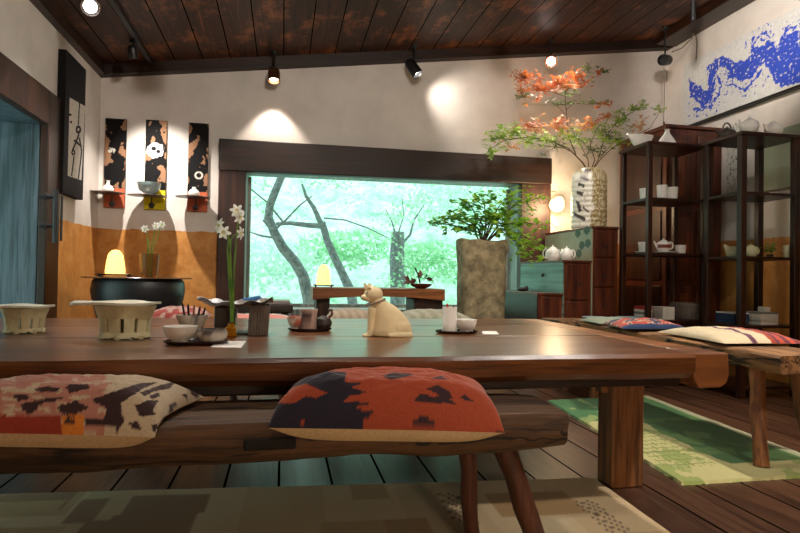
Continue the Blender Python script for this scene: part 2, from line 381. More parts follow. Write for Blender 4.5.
MB().tube(pts(Y1, [(275, 238), (262, 236), (250, 232)]), [.012, .01, .006], 6).tube(pts(Y1, [(272, 232), (284, 222), (300, 205), (312, 196)]), [.013, .012, .009, .006], 6).tube(pts(Y1, [(283, 222), (268, 203), (252, 190), (240, 178)]), [.012, .01, .008, .005], 6).build('twig', BARK, t)
rg = random.Random(3)
mb = MB()
for px, py in ((262, 180), (300, 172), (278, 168), (330, 182), (255, 205), (350, 178)): cloud(mb, ony(px, py, Y1+.2), (.28, .3, .13), 46, .05, rg)
mb.build('foliage', LF_OUT, t)
t = thing('tree', 'slim dark trunk in the middle left of the window view, forking near its top', 'tree', (.9, 6.9, 0))
b0 = ony(360, 330, 6.9); b0.z = -.1
MB().tube([b0]+pts(6.9, [(351, 292), (343, 275), (334, 256), (327, 240), (322, 222)]), [.065, .06, .052, .048, .045, .042], 10).build('trunk', BARK, t)
MB().tube(pts(6.9, [(322, 226), (314, 208), (306, 196), (302, 184)]), [.034, .026, .02, .012], 8).tube(pts(6.9, [(321, 226), (306, 225), (290, 223), (276, 224)]), [.034, .03, .025, .02], 8).tube(pts(6.9, [(324, 218), (345, 220), (368, 228), (388, 238)]), [.01, .009, .008, .005], 6).build('branch', BARK, t)
mb = MB()
for px, py in ((310, 185), (345, 200), (372, 215), (296, 214), (330, 178), (385, 190)): cloud(mb, ony(px, py, 7.2), (.35, .3, .12), 50, .05, rg)
mb.build('foliage', LF_OUT2, t)
t = thing('tree_stump', 'short cut trunk with twigs beyond the centre of the window', 'tree', ony(397, 300, 7.4))
MB().tube(pts(7.4, [(397, 330), (398, 290), (397, 260), (398, 232)]), [.1, .1, .098, .085], 14).build('trunk', BARK, t)
MB().tube(pts(7.4, [(401, 245), (410, 235), (414, 220), (424, 205)]), [.02, .016, .012, .006], 6).tube(pts(7.4, [(396, 236), (392, 222), (386, 210)]), [.014, .01, .006], 6).tube(pts(7.4, [(398, 234), (404, 215), (402, 198)]), [.01, .008, .005], 6).build('twig', BARK, t)
mb = MB()
for px, py in ((400, 215), (420, 200), (382, 235), (408, 255), (390, 285), (430, 220), (415, 275)): cloud(mb, ony(px, py, 7.2), (.25, .25, .14), 60, .055, rg)
mb.build('foliage', LF_OUT, t)
for i, (px, py, Y, rad, lm, lb) in enumerate([(450, 205, 8.5, .8, LF_OUT2, 'pale bush on the bank beyond the right half of the window'), (345, 250, 8.6, .6, LF_OUT, 'low green bush on the bank between the two leaning trunks'), (265, 265, 8.2, .7, LF_OUT2, 'pale low bush on the bank at the far left of the window view'), (430, 262, 8.0, .6, LF_OUT, 'green bush on the bank right of the cut trunk'), (490, 190, 9.4, 1.0, LF_OUT, 'green bush high on the bank behind the potted maple')]):
    c = ony(px, py, Y); mb = MB(); cloud(mb, c, (rad*1.2, rad*.6, rad*.5), 900, .08, rg)
    tag(mb.build('shrub', lm, base=(c.x, c.y, c.z-rad*.4)), lb, 'bush', 'shrubs on the bank outside the window')

# ------------------------------------------------------------------ main table
T = .569
def dep(p): return (p-EYE).dot(FW)
def wavy(x, s, a): return a*fbm(x*2.1, s, 0, 3)
tb = thing('wooden_table', 'long heavy slab table of dark glossy wood, carrying the clay cat and the bowls', 'table', (.1, 2.35, 0))
XA, XB, YA, YC = -1.34, 1.287, 1.615, 3.07
seams = [YA, 2.16, 2.62, YC]
for k in range(3):
    y0, y1 = seams[k], seams[k+1]; m = MB(); n = 40
    prof = lambda x: (wavy(x, 1.7, .014) if k == 0 else 0)
    top, bot = [], []
    rows = []
    for i in range(n+1):
        x = XA+(XB-XA)*i/n; e = y0+prof(x)+(.002 if k else 0); th_ = .082+.012*fbm(x*1.5, 5)
        rows.append([(x, e+.03, T-th_), (x, e+.004, T-th_*.75), (x, e, T-.012), (x, e+.008, T), (x, y1-.003, T), (x, y1-.003, T-.075)])
    vs = [p for r in rows for p in r]; w_ = 6
    fs = [(i*w_+j, (i+1)*w_+j, (i+1)*w_+(j+1) % w_, i*w_+(j+1) % w_) for i in range(n) for j in range(w_)]
    fs += [tuple(range(w_-1, -1, -1)), tuple(range(n*w_, (n+1)*w_))]
    m.add(vs, [f[::-1] for f in fs]); m.build('tabletop_plank', M['table'], tb, ang=30)
pr = [(XB+.003, .49), (XB+.003, T), (1.418, T-.001), (1.422, .497), (1.412, .47), (1.39, .456), (1.31, .456)]
m = MB().add([(x, YA+.01, z) for x, z in pr]+[(x, YC, z) for x, z in pr], [tuple(range(7)), tuple(range(13, 6, -1))]+[(i, 7+i, 7+(i+1) % 7, (i+1) % 7) for i in range(7)])
m.build('end_board', M['table_y'], tb, bevel=.006, smooth=False)
MB().box(XA+.05, XB, YA+.07, YC-.07, .455, .49).build('under_frame', wood('under_frame_wood', K(30, 17, 10), K(54, 31, 18), 0, 9, .5), tb, bevel=.005)
for x0 in (1.245, -1.22):
    m = MB().box(x0, x0+.135, 2.01, 2.12, 0, .47); lg = m.build('leg', M['leg'], tb, bevel=.008)
MB().box(1.215, 1.4, 2.04, 2.09, .36, .395).build('tenon', M['leg'], tb, bevel=.004)

# ------------------------------------------------------------------ front bench
bn = thing('wooden_bench', 'rough dark plank bench in the foreground with two kilim cushions on it', 'bench', (0, 1.55, 0))
m = MB(); n = 60; rows = []
for i in range(n+1):
    x = -1.25+(.755+1.25)*i/n; a = .012*fbm(x*3, 1); b = .01*fbm(x*2.2, 9); e = 0
    if i > n-3: e = .004*(i-n+3)
    c_ = .012 if int(x*40) % 3 == 0 else 0
    rows.append([(x, 1.44+b+e, .345+a), (x, 1.422+b+e, .36+a), (x, 1.416+b*.5+c_*.4+e, .39), (x, 1.414+b+e, .425), (x, 1.425+e, .444-e*.4), (x, 1.56, .447-e*.4), (x, 1.68-e, .445-e*.4), (x, 1.69-e, .43), (x, 1.685-e, .35+a)])
w_ = 9; vs = [p for r in rows for p in r]
fs = [(i*w_+j, i*w_+(j+1) % w_, (i+1)*w_+(j+1) % w_, (i+1)*w_+j) for i in range(n) for j in range(w_)]+[tuple(range(w_)), tuple(range((n+1)*w_-1, n*w_-1, -1))]
m.add(vs, fs); m.build('seat', M['bench'], bn, ang=50)
MB().box(ony(243, 445, 1.41).x, ony(296, 445, 1.41).x, 1.4115, 1.44, ony(270, 451, 1.41).z, ony(270, 438, 1.41).z).build('mortise', plain('mortise_shade', K(14, 9, 7), .8), bn, bevel=.006)  # near-black block stands for the shade inside the mortise recess
def tleg(par, a, b, r0, r1, mat, nm='leg'):
    a = Vector(a); b = Vector(b); P = [a.lerp(b, t) for t in (0, .25, .5, .75, 1)]
    MB().tube([p+Vector((.003*math.sin(i*2), 0, 0)) for i, p in enumerate(P)], [r0+(r1-r0)*i/4+.0015*(-1)**i for i in range(5)], 14).build(nm, mat, par)
tleg(bn, ony(504, 447, 1.50), onz(546, 566, .014), .031, .029, M['bench_leg'])
tleg(bn, ony(467, 447, 1.63), onz(472, 545, .014), .026, .023, M['bench_leg'])
tleg(bn, (-.95, 1.5, .37), (-1.08, 1.38, .014), .031, .028, M['bench_leg'])
tleg(bn, (-.95, 1.62, .37), (-1.05, 1.66, .014), .026, .023, M['bench_leg'])

def cushion(name, label, cat, cor, thick, paint, group, under, zs=None, nu=90, nv=60, front=0, wob=.006, seed=1, tb_=.012):
    """cor: near-left, near-right, far-right, far-left seam corners"""
    A, B, Cc, D = [Vector(c) for c in cor]
    def base(u, v):
        pu = .5+(u-.5)*(1-.06*math.sin(math.pi*v)); pv = .5+(v-.5)*(1-.05*math.sin(math.pi*u))
        p = A.lerp(B, pu).lerp(D.lerp(Cc, pu), pv)
        if front: p.z -= front*max(0, 1-v/.2)**1.5
        return p
    def prof(u, v):
        a = (1-abs(2*u-1)**3.2); b = (1-abs(2*v-1)**2.6)
        return max(0, a)**.5*max(0, b)**.55
    def up(u, v):
        p = base(u, v); f = prof(u, v); p.z += thick*f*(1+.1*fbm(u*3, v*3, seed))+wob*fbm(u*7, v*7, seed)*f; return p
    def dn(u, v):
        if front and .0 < v < .3: v = v*.4
        p = base(u, v); f = prof(u, v); p.z -= tb_*f if not front else (tb_*f**.6+(.036*math.sin(math.pi*v/.13)**.5*(1-abs(2*u-1)**6) if v < .13 else 0)); return p
    m = MB().grid(up, nu, nv); k = len(m.v); m.grid(lambda u, v: dn(1-u, v), nu, nv)
    c = (A+B+Cc+D)/4; base_ = (c.x, c.y, c.z-tb_)
    me = m.build(name, M['cloth'], base=base_)
    ca = me.data.color_attributes.new('Col', 'FLOAT_COLOR', 'POINT')
    for i, v in enumerate(m.v):
        if i < k:
            j = i; u_, v_ = (j % (nu+1))/nu, (j//(nu+1))/nv; ca.data[i].color = paint(v, u_, v_)
        else: ca.data[i].color = under
    tag(me, label, cat, group); return me
NAVY, ORG = K(44, 40, 52), K(164, 74, 48)
def sc(L, ox, oy, s): return [(ox+x/s, oy+y/s) for x, y in L]
oc_dark = sc([(90, 40), (480, 60), (470, 108), (565, 116), (500, 135), (585, 162), (500, 178), (470, 205), (605, 212), (520, 240), (620, 262), (560, 300), (560, 400), (60, 400)], 250, 360, 4.98)
oc_or = [sc([(105, 218), (150, 170), (230, 130), (280, 118), (385, 165), (330, 190), (280, 180), (220, 215), (150, 215)], 250, 360, 4.98), sc([(245, 330), (260, 288), (290, 330)], 250, 360, 4.98)]
oc_mot = [sc(L, 250, 360, 2.42) for L in ([(395, 100), (412, 82), (432, 84), (440, 96)], [(425, 70), (455, 60), (485, 78), (470, 92), (448, 80)], [(405, 98), (470, 84), (500, 108), (462, 104)], [(505, 92), (520, 84), (548, 104)], [(470, 90), (485, 80), (492, 96)], [(393, 150), (420, 132), (446, 150), (424, 170)], [(583, 163), (618, 178), (604, 188)], [(320, 38), (345, 30), (400, 34), (372, 42), (340, 48)], [(440, 44), (462, 38), (480, 48)])]
def p_orange(v, u, w):
    x, y = pj(v); x += .5*math.sin(y*3)
    if any(inpoly(x, y, q) for q in oc_or): return ORG
    if inpoly(x, y, oc_dark): return NAVY
    if any(inpoly(x, y, q) for q in oc_mot): return K(60, 42, 46)
    return ORG
YN = 1.385
def cpt(px, py, y): return ony(px, py, y)
cushion('kilim_cushion', 'orange kilim cushion with a dark jagged left end, on the foreground bench', 'cushion',
        [cpt(268, 415, YN), cpt(505, 421, YN), Vector((cpt(487, 405, 1.62).x, 1.625, .462)), Vector((cpt(284, 405, 1.62).x, 1.625, .462))], .094, p_orange, 'cushions on the foreground bench', K(196, 170, 130), front=.03, nu=200, nv=110, seed=4)
lc = [sc(L, 0, 370, 4.98) for L in ([(60, 125), (130, 120), (150, 140), (90, 158)], [(165, 95), (230, 80), (300, 90), (290, 105), (200, 112)], [(325, 85), (350, 70), (440, 70), (445, 92), (400, 100), (350, 118)], [(100, 170), (230, 140), (335, 135), (280, 152), (190, 172), (180, 200), (150, 218), (110, 205)], [(290, 180), (330, 168), (375, 150), (440, 185), (370, 228), (300, 218)], [(450, 150), (600, 95), (700, 65), (790, 60), (720, 88), (640, 140), (600, 170), (620, 260), (580, 305), (570, 285), (430, 280), (420, 240), (520, 245), (530, 190)], [(315, 245), (340, 238), (370, 242), (372, 268), (325, 270)], [(640, 262), (690, 255), (705, 295), (660, 300)], [(670, 175), (740, 150), (790, 150), (760, 200), (780, 220), (700, 235)], [(740, 130), (790, 110), (800, 130), (760, 145)])]
lc += [sc(L, 0, 360, 3.077) for L in ([(500, 75), (545, 65), (520, 88), (470, 98), (445, 112), (430, 100)], [(520, 140), (545, 130), (530, 168), (515, 160)], [(560, 108), (578, 103), (576, 122)], [(580, 85), (618, 95), (610, 115), (592, 110)], [(465, 200), (492, 197), (494, 215), (470, 222)])]
def p_kilim(v, u, w):
    x, y = pj(v); x += .6*math.sin(y*2.5); y += .35*math.sin(x*3)
    if any(inpoly(x, y, q) for q in lc) or (x < 0 and (int(x/9)+int(y/7)) % 2): return K(62, 44, 46)
    if y > 415 and x < 62+fbm(x, y)*4: return K(150, 58, 40)
    if 62 < x < 84 and y > 415: return K(214, 130, 50)
    return K(184, 128, 112) if x < 108+8*fbm(x*.08, y*.2) and fbm(x*.05, y*.15, 4) > -.25 else K(196, 178, 150)
cushion('kilim_cushion', 'black and cream kilim cushion with pink patches, at the left of the foreground bench', 'cushion',
        [cpt(-60, 418, YN), cpt(155, 424, YN), Vector((cpt(204, 400, 1.62).x, 1.63, .466)), Vector((cpt(-30, 405, 1.62).x, 1.625, .462))], .082, p_kilim, 'cushions on the foreground bench', K(190, 164, 128), front=.03, nu=200, nv=110, seed=9)

# ------------------------------------------------------------------ right bench and its cushions
rb = thing('wooden_bench', 'pale rough plank bench standing along the right end of the long table', 'bench', (2.15, 2.7, 0))
m = MB(); n = 50; rows = []
for i in range(n+1):
    y = 2.0+1.75*i/n; a = .008*fbm(y*4, 1); b = .008*fbm(y*3, 7); xl = 1.985+.035*i/n
    rows.append([(xl+.01+b, y, .425+a), (xl+b, y, .445), (xl+b*.6, y, .49), (xl+.012, y, .5+a*.4), (xl+.2, y, .502+a*.3), (xl+.33, y, .5), (xl+.345, y, .485), (xl+.34, y, .428+a)])
w_ = 8; vs = [p for r in rows for p in r]
fs = [(i*w_+j, i*w_+(j+1) % w_, (i+1)*w_+(j+1) % w_, (i+1)*w_+j) for i in range(n) for j in range(w_)]+[tuple(range(w_)), tuple(range((n+1)*w_-1, n*w_-1, -1))]
m.add(vs, [f[::-1] for f in fs]); m.build('seat', M['bench_y'], rb, ang=45)
lw = wood('bench_post_wood', K(104, 62, 34), K(168, 112, 64), 2, 10, .6)
tleg(rb, (2.06, 2.2, .44), onz(761, 466, .014), .032, .03, lw); tleg(rb, (2.27, 2.22, .44), (2.3, 2.14, .014), .03, .027, lw)
tleg(rb, (2.08, 3.5, .44), (2.06, 3.56, 0), .03, .027, lw); tleg(rb, (2.28, 3.5, .44), (2.3, 3.56, 0), .03, .027, lw)
def at_z(px, py, z): return onz(px, py, z)
def p_stripe(v, u, w):
    s = u+.05*w+.012*math.sin(w*40)
    for lim, c in ((.36, (222, 204, 168)), (.43, (104, 62, 84)), (.6, (224, 206, 170)), (.66, (176, 74, 52)), (.7, (104, 62, 80)), (.76, (200, 84, 60)), (.82, (116, 60, 74)), (.88, (214, 92, 66)), (.93, (120, 70, 84)), (2, (176, 76, 60))):
        if s < lim: return K(*c)
cushion('striped_cushion', 'cream cushion with purple and red stripes on the near end of the right-hand bench', 'cushion',
        [(1.985, 2.3, .515), (2.4, 2.27, .515), (2.42, 2.72, .515), (2.03, 2.85, .515)], .05, p_stripe, 'cushions on the right-hand bench', K(200, 190, 160), seed=12)
def p_redblue(v, u, w):
    if w < .1: return K(40, 58, 92)
    f = fbm(u*6, w*5, 3)
    return K(186, 66, 50) if f > .02 else (K(198, 168, 140) if f > -.18 else K(60, 60, 90))
cushion('patterned_cushion', 'red and blue patterned cushion on the far half of the right-hand bench', 'cushion',
        [(1.90, 2.98, .52), (2.3, 2.94, .52), (2.36, 3.3, .52), (2.0, 3.36, .52)], .045, p_redblue, 'cushions on the right-hand bench', K(40, 58, 92), seed=15)
cushion('sage_cushion', 'plain sage green seat pad at the far end of the right-hand bench', 'cushion',
        [(2.0, 3.39, .514), (2.33, 3.37, .514), (2.35, 3.7, .514), (2.02, 3.71, .514)], .03, lambda v, u, w: K(150, 160, 138), 'cushions on the right-hand bench', K(140, 150, 128), seed=17, nu=30, nv=24)

# ------------------------------------------------------------------ rugs
def rug(name, label, poly, paint, nu, nv, h=.012):
    A, B, Cc, D = [Vector((x, y, 0)) for x, y in poly]
    def f(u, v):
        p = A.lerp(B, u).lerp(D.lerp(Cc, u), v); e = min(u, 1-u, v, 1-v)
        if e == 0: p += Vector((.006*fbm(u*30, v*30), .008*fbm(u*40, v*40, 5), 0))
        p.z = (h+.002*fbm(u*9, v*9)) if e > 0 else .001
        return p
    m = MB().grid(f, nu, nv); k = len(m.v)
    m.add([A, B, Cc, D], [(3, 2, 1, 0)])
    c = (A+B+Cc+D)/4
    o = m.build(name, M['rug'], base=(c.x, c.y, 0))
    ca = o.data.color_attributes.new('Col', 'FLOAT_COLOR', 'POINT')
    for i, v in enumerate(m.v):
        j = i if i < k else 0
        ca.data[i].color = paint((j % (nu+1))/nu, (j//(nu+1))/nv, v)
    return tag(o, label, 'rug')
rr = random.Random(5); patches = [(rr.random(), rr.random(), rr.uniform(.04, .16), rr.uniform(.05, .16), rr.choice([(184, 148, 100), (226, 206, 166), (156, 118, 76), (200, 168, 122)])) for _ in range(46)]
def p_beige(u, v, p):
    c = (214, 188, 146)
    if int(u*9) % 2: c = (224, 200, 160)
    for a, b, w, h, q in patches:
        if abs(u-a) < w/2 and abs(v-b) < h/2: c = q
    for a, b in ((.74, .86), (.93, .8)):
        if abs(u-a) < .016 and abs(v-b) < .07 and (int(u*200)+int(v*110)) % 3 == 0: c = (98, 76, 56)
    return K(*c)
rug('patchwork_rug', 'beige patchwork rug under the foreground bench', [(-1.19, .3), (1.15, .3), (1.236, 2.12), (-1.19, 2.31)], p_beige, 240, 120)
def p_green(u, v, p):
    f = fbm(u*4, v*7, 2); g = fbm(u*14, v*22, 8)
    if u < .42+.05*f or v < .12:
        c = (196, 190, 130) if f+g*.5 > -.2 else (150, 164, 92)
        if .05 < u < .36 and .1 < v < .5 and (abs((v*26) % 1-.5) < .09 or abs((u*15+int(v*26)*.4) % 1-.5) < .07): c = (128, 140, 74)
    else:
        c = (66, 110, 58) if f > -.1 else (96, 136, 74)
        if u > .93: c = (178, 176, 140)
    if v > .62 and u < .9: c = (70, 120, 70) if (f > -.15 or u > .3) else (140, 165, 96)
    return K(*c)
rug('overdyed_rug', 'green and cream patchwork rug beside the table leg, under the right-hand bench', [(1.539, 2.0), (2.35, 2.0), (2.46, 3.55), (1.7, 3.5)], p_green, 130, 150)

# ------------------------------------------------------------------ things on the table
def px2m(p): return dep(p)/FPX
def bowl_prof(r, h, foot=.5, t=.06): 
    return [(r*foot*.9, 0), (r*foot, h*.06), (r*foot*.95, h*.1), (r*.8, h*.38), (r*.95, h*.7), (r, h), (r*(1-t), h), (r*.88, h*.7), (r*.7, h*.4), (r*.3, h*.18), (0, h*.16)]
def vessel(name, label, cat, base, r, h, mat, prof=None, group=None, parent=None, paint=None, n=28):
    m = MB().lathe(base, prof or bowl_prof(r, h), n)
    o = m.build(name, mat, parent=parent, base=None if parent else base, ang=50, paint=paint)
    if not parent: tag(o, label, cat, group)
    return o
def leafy_disc(c, rx, ry, h, seed, lift=.3, nn=48):
    """organic thin plate"""
    m = MB(); rings = [0, .25, .5, .75, .92, 1]
    def pt(k, r, dz):
        t = 2*math.pi*k/nn; w = 1+.06*math.sin(3*t+seed)+.03*math.sin(7*t)
        return Vector((c[0]+rx*r*w*math.cos(t), c[1]+ry*r*w*math.sin(t), c[2]+dz+h*lift*r*r+h*.25*r*r*math.sin(4*t+seed)))
    vs = [pt(k, max(r, .001), 0) for r in rings for k in range(nn)]+[pt(k, max(r, .001), h) for r in rings[::-1] for k in range(nn)]
    q = len(rings)*2
    fs = [(i*nn+k, (i+1)*nn+k, (i+1)*nn+(k+1) % nn, i*nn+(k+1) % nn) for i in range(q-1) for k in range(nn)]
    return m.add(vs, fs)
def clay_stand(label, px0, px1, pyb, pyt, dx0, dx1, pydisc, seed):
    b = onz((px0+px1)/2, pyb, T); s = px2m(b); w = (px1-px0)*s/2; hh = (pyb-pyt)*s; by = b.y+w*.7
    t = thing('pedestal_plate', label, 'pedestal plate', (b.x, by, T), 'clay pedestal plates on the long table')
    m = MB(); nn = 44
    wall = []
    for k in range(nn):
        a = 2*math.pi*k/nn; rr_ = 1+.05*math.sin(a*5+seed)
        wall.append((math.cos(a)*rr_, math.sin(a)*rr_*.8))
    slots = {4, 10, 15, 22, 28, 33, 37, 41}
    for k in range(nn):
        gap = (k in slots)
        for (z0, z1, f0, f1) in ((.004, hh*.2, .9, .86), (hh*.2, hh*.62, .86, .92), (hh*.62, hh, .92, 1.08)):
            if gap and z0 > hh*.1 and z1 < hh*.7: continue
            if k % 6 == 0 and z0 < .01: z0 = .008
            p, q = wall[k], wall[(k+1) % nn]
            def P(a, f, z, i): return (b.x+a[0]*w*(f-i), by+a[1]*w*(f-i), T+z)
            m.hexa([P(p, f0, z0, 0), P(q, f0, z0, 0), P(q, f0, z0, .1), P(p, f0, z0, .1), P(p, f1, z1, 0), P(q, f1, z1, 0), P(q, f1, z1, .1), P(p, f1, z1, .1)])
    for k in range(6):
        a = k*math.pi/3+.4; m.lathe((b.x+math.cos(a)*w*.8, by+math.sin(a)*w*.65, T), [(.009, 0), (.011, .012)], 10)
    m.build('pedestal', M['cer_c'], t, ang=45)
    cx = ony((dx0+dx1)/2, pydisc, by)
    rx = (dx1-dx0)/2*px2m(cx)*.94
    leafy_disc((cx.x, by, T+hh+.001), rx, rx*.75, .008, seed).build('plate', plain('pale_plate_glaze', K(212, 210, 190), .4, .08), t, ang=60)
clay_stand('pale clay pedestal plate at the far left end of the table', -2, 38, 334, 309, -14, 50, 306, 1.0)
clay_stand('cream clay pedestal plate with a slotted base, between the left one and the pencil cup', 93, 147, 340, 306, 73, 159, 302, 2.4)

def tray(label, px0, px1, pyb, group=None, n='tray'):
    b = onz((px0+px1)/2, pyb, T); s = px2m(b); r = (px1-px0)*s/2; c = Vector((b.x, b.y+r*.6, T))
    m = MB().lathe(c, [(r*.85, 0), (r*.97, .006), (r, .012), (r*.96, .012), (r*.9, .006), (0, .006)], 40, sy=.62)
    return tag(m.build(n, M['tray'], base=c), label, 'tray', group), c, r
g1 = 'lacquer trays on the long table'
_, c, r = tray('dark lacquer tray on the left of the table, with two bowls beside a pencil cup', 161, 226, 346, g1)
o = onz(177, 342, T); s = px2m(o); zt = T+.0065
vessel('tea_bowl', 'white bowl with an uneven rim at the left of the left tray', 'bowl', (c.x-r*.47, c.y-.012, zt), .053, .052, M['cer_w'], group='bowls on the left tray')
def p_grey(v): return K(206, 198, 186) if v.z < zt+.032+.004*math.sin(v.x*60) else K(96, 92, 92)
vessel('tea_bowl', 'pale bowl with a dark grey glazed rim at the right of the left tray', 'bowl', (c.x+r*.48, c.y-.01, zt), .05, .042, M['glazed'], group='bowls on the left tray', paint=p_grey, prof=[(.03, 0), (.04, .006), (.049, .02), (.05, .03), (.044, .042), (.038, .042), (.043, .03), (.038, .012), (0, .008)])
pc = onz(192, 337, T); pc = Vector((pc.x, c.y+r*.62+.05, T)); pcx = ony(192, 320, pc.y).x
cup = thing('pencil_cup', 'flared ceramic cup with grey brushwork behind the bowls of the left tray', 'cup', (pcx, pc.y, T))
def p_brush(v): return K(120, 112, 112) if fbm(v.x*26, v.z*40, 3) > .18 else K(206, 196, 182)
vessel('cup_body', '', '', (pcx, pc.y, T), .05, .085, M['glazed'], parent=cup, paint=p_brush, prof=[(.028, 0), (.03, .006), (.036, .035), (.048, .07), (.052, .086), (.048, .086), (.042, .06), (.03, .02), (0, .015)])
for i, (dx, dl, col) in enumerate([(-.026, -.02, 'blk'), (-.012, -.008, 'blk'), (.004, .004, 'orange'), (.018, .018, 'blk'), (.03, .032, 'blk')]):
    a = Vector((pcx+dx*.5, pc.y, T+.02)); b_ = Vector((pcx+dx+dl*.4, pc.y+.005, T+.128-.004*i))
    m = MB().tube([a, b_.lerp(a, .08), b_], [.0038, .0038, .0008], 6)
    tag(m.build('pencil', M['blk'] if col == 'blk' else M['orange'], base=a), ('dark pencil standing in the flared cup' if col == 'blk' else 'orange wooden pencil in the middle of the flared cup'), 'pencil', 'dark pencils in the flared cup' if col == 'blk' else 'pencils')
def card(label, pts_, thk=.0012):
    P_ = [onz(x, y, T) for x, y in pts_]; c_ = sum(P_, Vector())/4
    tag(MB().slab([(p.x, p.y) for p in P_], T+.0003, T+.0003+thk).build('card', M['paper'], base=(c_.x, c_.y, T), smooth=False), label, 'card')
card('white paper card lying in front of the slatted flower stand', [(210, 347.5), (241, 348), (246, 341.5), (217, 341.5)])
card('small white card lying to the right of the rightmost tray', [(483, 334.5), (499, 334.5), (496, 331.5), (482, 331.5)])

# flower stand: wavy glass-like dish on a bent clay band, amber bottle with narcissus
b = onz(238, 336, T); s = px2m(b); Yf = b.y+.06
def fx(px, py, y=None): return ony(px, py, Yf if y is None else y)
fs_ = thing('flower_stand', 'bent dark clay stand with slatted right leg and a wavy pale dish on top', 'flower stand', (b.x, Yf, T))
l0, l1, r0_, r1_ = fx(214, 330).x, fx(232, 330).x, fx(250, 330).x, fx(267, 330).x; zt2 = fx(240, 306).z
MB().box(l0, l1+.012, Yf-.01, Yf+.10, T, zt2).build('side_block', M['cer_dk'], fs_, bevel=.008)
m = MB()
for i in range(7):
    t_ = i/6; x0 = r0_+(r1_-r0_)*t_; 
    m.hexa([(x0-.007, Yf-.05, T), (x0+.003, Yf-.05, T), (x0+.003, Yf+.09, T), (x0-.007, Yf+.09, T), (x0-.001, Yf-.05, zt2+.004), (x0+.009, Yf-.05, zt2+.006), (x0+.009, Yf+.09, zt2+.006), (x0-.001, Yf+.09, zt2+.004)])
m.box(r0_-.006, r1_+.002, Yf-.047, Yf+.085, T, T+.012).box(r0_-.003, r1_+.008, Yf-.047, Yf+.085, zt2-.012, zt2)
m.box(r0_-.005, r1_+.003, Yf-.045, Yf+.08, T+.05, T+.06)
m.build('slatted_leg', plain('ash_clay', K(104, 92, 82), .7, .3, 30, bmp=.4), fs_, bevel=.002)
MB().box(l0, r1_, Yf-.02, Yf+.09, T, T+.008).build('base_plate', M['cer_dk'], fs_, bevel=.003)
m = MB()
def dish(u, v):
    x = fx(199, 300).x+(fx(273, 300).x-fx(199, 300).x)*u; y = Yf-.06+.17*v
    z = zt2+.004+.018*abs(2*u-1)**2+.006*math.sin(u*20+v*4)+.010*abs(2*v-1)**2+.004*math.sin(v*17)
    return Vector((x, y+.012*math.sin(u*14), z))
m.grid(dish, 44, 20); k = len(m.v); m.grid(lambda u, v: dish(1-u, v)-Vector((0, 0, .006)), 44, 20)
def p_dish(v): return K(206, 206, 212) if v.x < fx(236, 300).x+.01*fbm(v.x*30, v.y*30) else K(120, 104, 94)
m.build('dish', M['glazed'], fs_, paint=p_dish)
bx, by_ = fx(232, 330, Yf-.045).x, Yf-.09
ab = plain('amber_glass', K(226, 150, 24), .1, .05, bmp=0, trans=.6)
bt = thing('amber_bottle', 'small square amber glass bottle holding narcissus stems in front of the clay stand', 'bottle', (bx, by_, T))
MB().box(bx-.02, bx+.02, by_-.018, by_+.018, T, T+.038).build('bottle_body', ab, bt, bevel=.006)
MB().lathe((bx, by_, T+.038), [(.013, 0), (.012, .008), (.014, .012)], 16).build('bottle_neck', ab, bt)
GST = leafmat('stem_green', K(70, 118, 40), K(128, 172, 66), .15)
WPET = leafmat('narcissus_petal', K(226, 232, 222), K(246, 246, 240), .3)
YLW = plain('narcissus_cup', K(226, 220, 170), .6, .05)
na = thing('narcissus', 'tall white narcissus stems rising from the amber bottle', 'flower', (bx, by_, T+.03))
def P_(px, py, dy=0): return ony(px, py, by_+dy)
for L in ([(231, 322), (230, 285), (230, 258), (231, 240)], [(233, 322), (234, 270), (236, 245), (238, 222)], [(232, 322), (229, 280), (227.5, 250), (229, 233)], [(233, 322), (231, 270), (230, 240)]):
    MB().tube([P_(*q) for q in L], [.0034, .003, .003, .0024][:len(L)], 8).build('stem', GST, na)
MB().tube([P_(230, 240), P_(227, 233), P_(224, 232)], .002, 6).tube([P_(231, 240), P_(234, 235), P_(238, 235)], .002, 6).build('flower_stalk', GST, na)
def narc(par, c, nrm, r, rg):
    m = MB(); nrm = Vector(nrm).normalized(); a = nrm.orthogonal().normalized(); bb = nrm.cross(a)
    for k in range(6):
        t_ = k*math.pi/3+rg.random()*.2; d_ = a*math.cos(t_)+bb*math.sin(t_); tt = nrm.cross(d_)
        rows = [(0, .12), (.3, .36), (.6, .42), (.85, .26), (1, .04)]
        vs = []
        for u, w_ in rows:
            lift = nrm*(r*.25*math.sin(u*2.6)-r*.1*u)
            vs += [c+d_*r*u+lift+tt*r*w_*.6, c+d_*r*u+lift+nrm*r*.06, c+d_*r*u+lift-tt*r*w_*.6]
        m.add(vs, [(i*3+j, i*3+j+1, i*3+j+4, i*3+j+3) for i in range(4) for j in range(2)])
    f = m.build('flower', WPET, par)
    MB().lathe(c, [(r*.12, 0), (r*.2, r*.15), (r*.28, r*.3), (r*.2, r*.26), (r*.1, r*.1)], 14, ax=nrm).build('corona', YLW, f)
rg = random.Random(2)
for px, py, nv_, rr_ in ((220, 226, (-.7, -.5, .2), .030), (224, 232, (-.2, -.9, -.2), .028), (237, 211, (.1, -1, .1), .027), (239, 217, (.6, -.7, -.2), .026), (240, 233, (.9, -.5, -.1), .026)):
    narc(na, P_(px, py, -.01), nv_, rr_, rg)

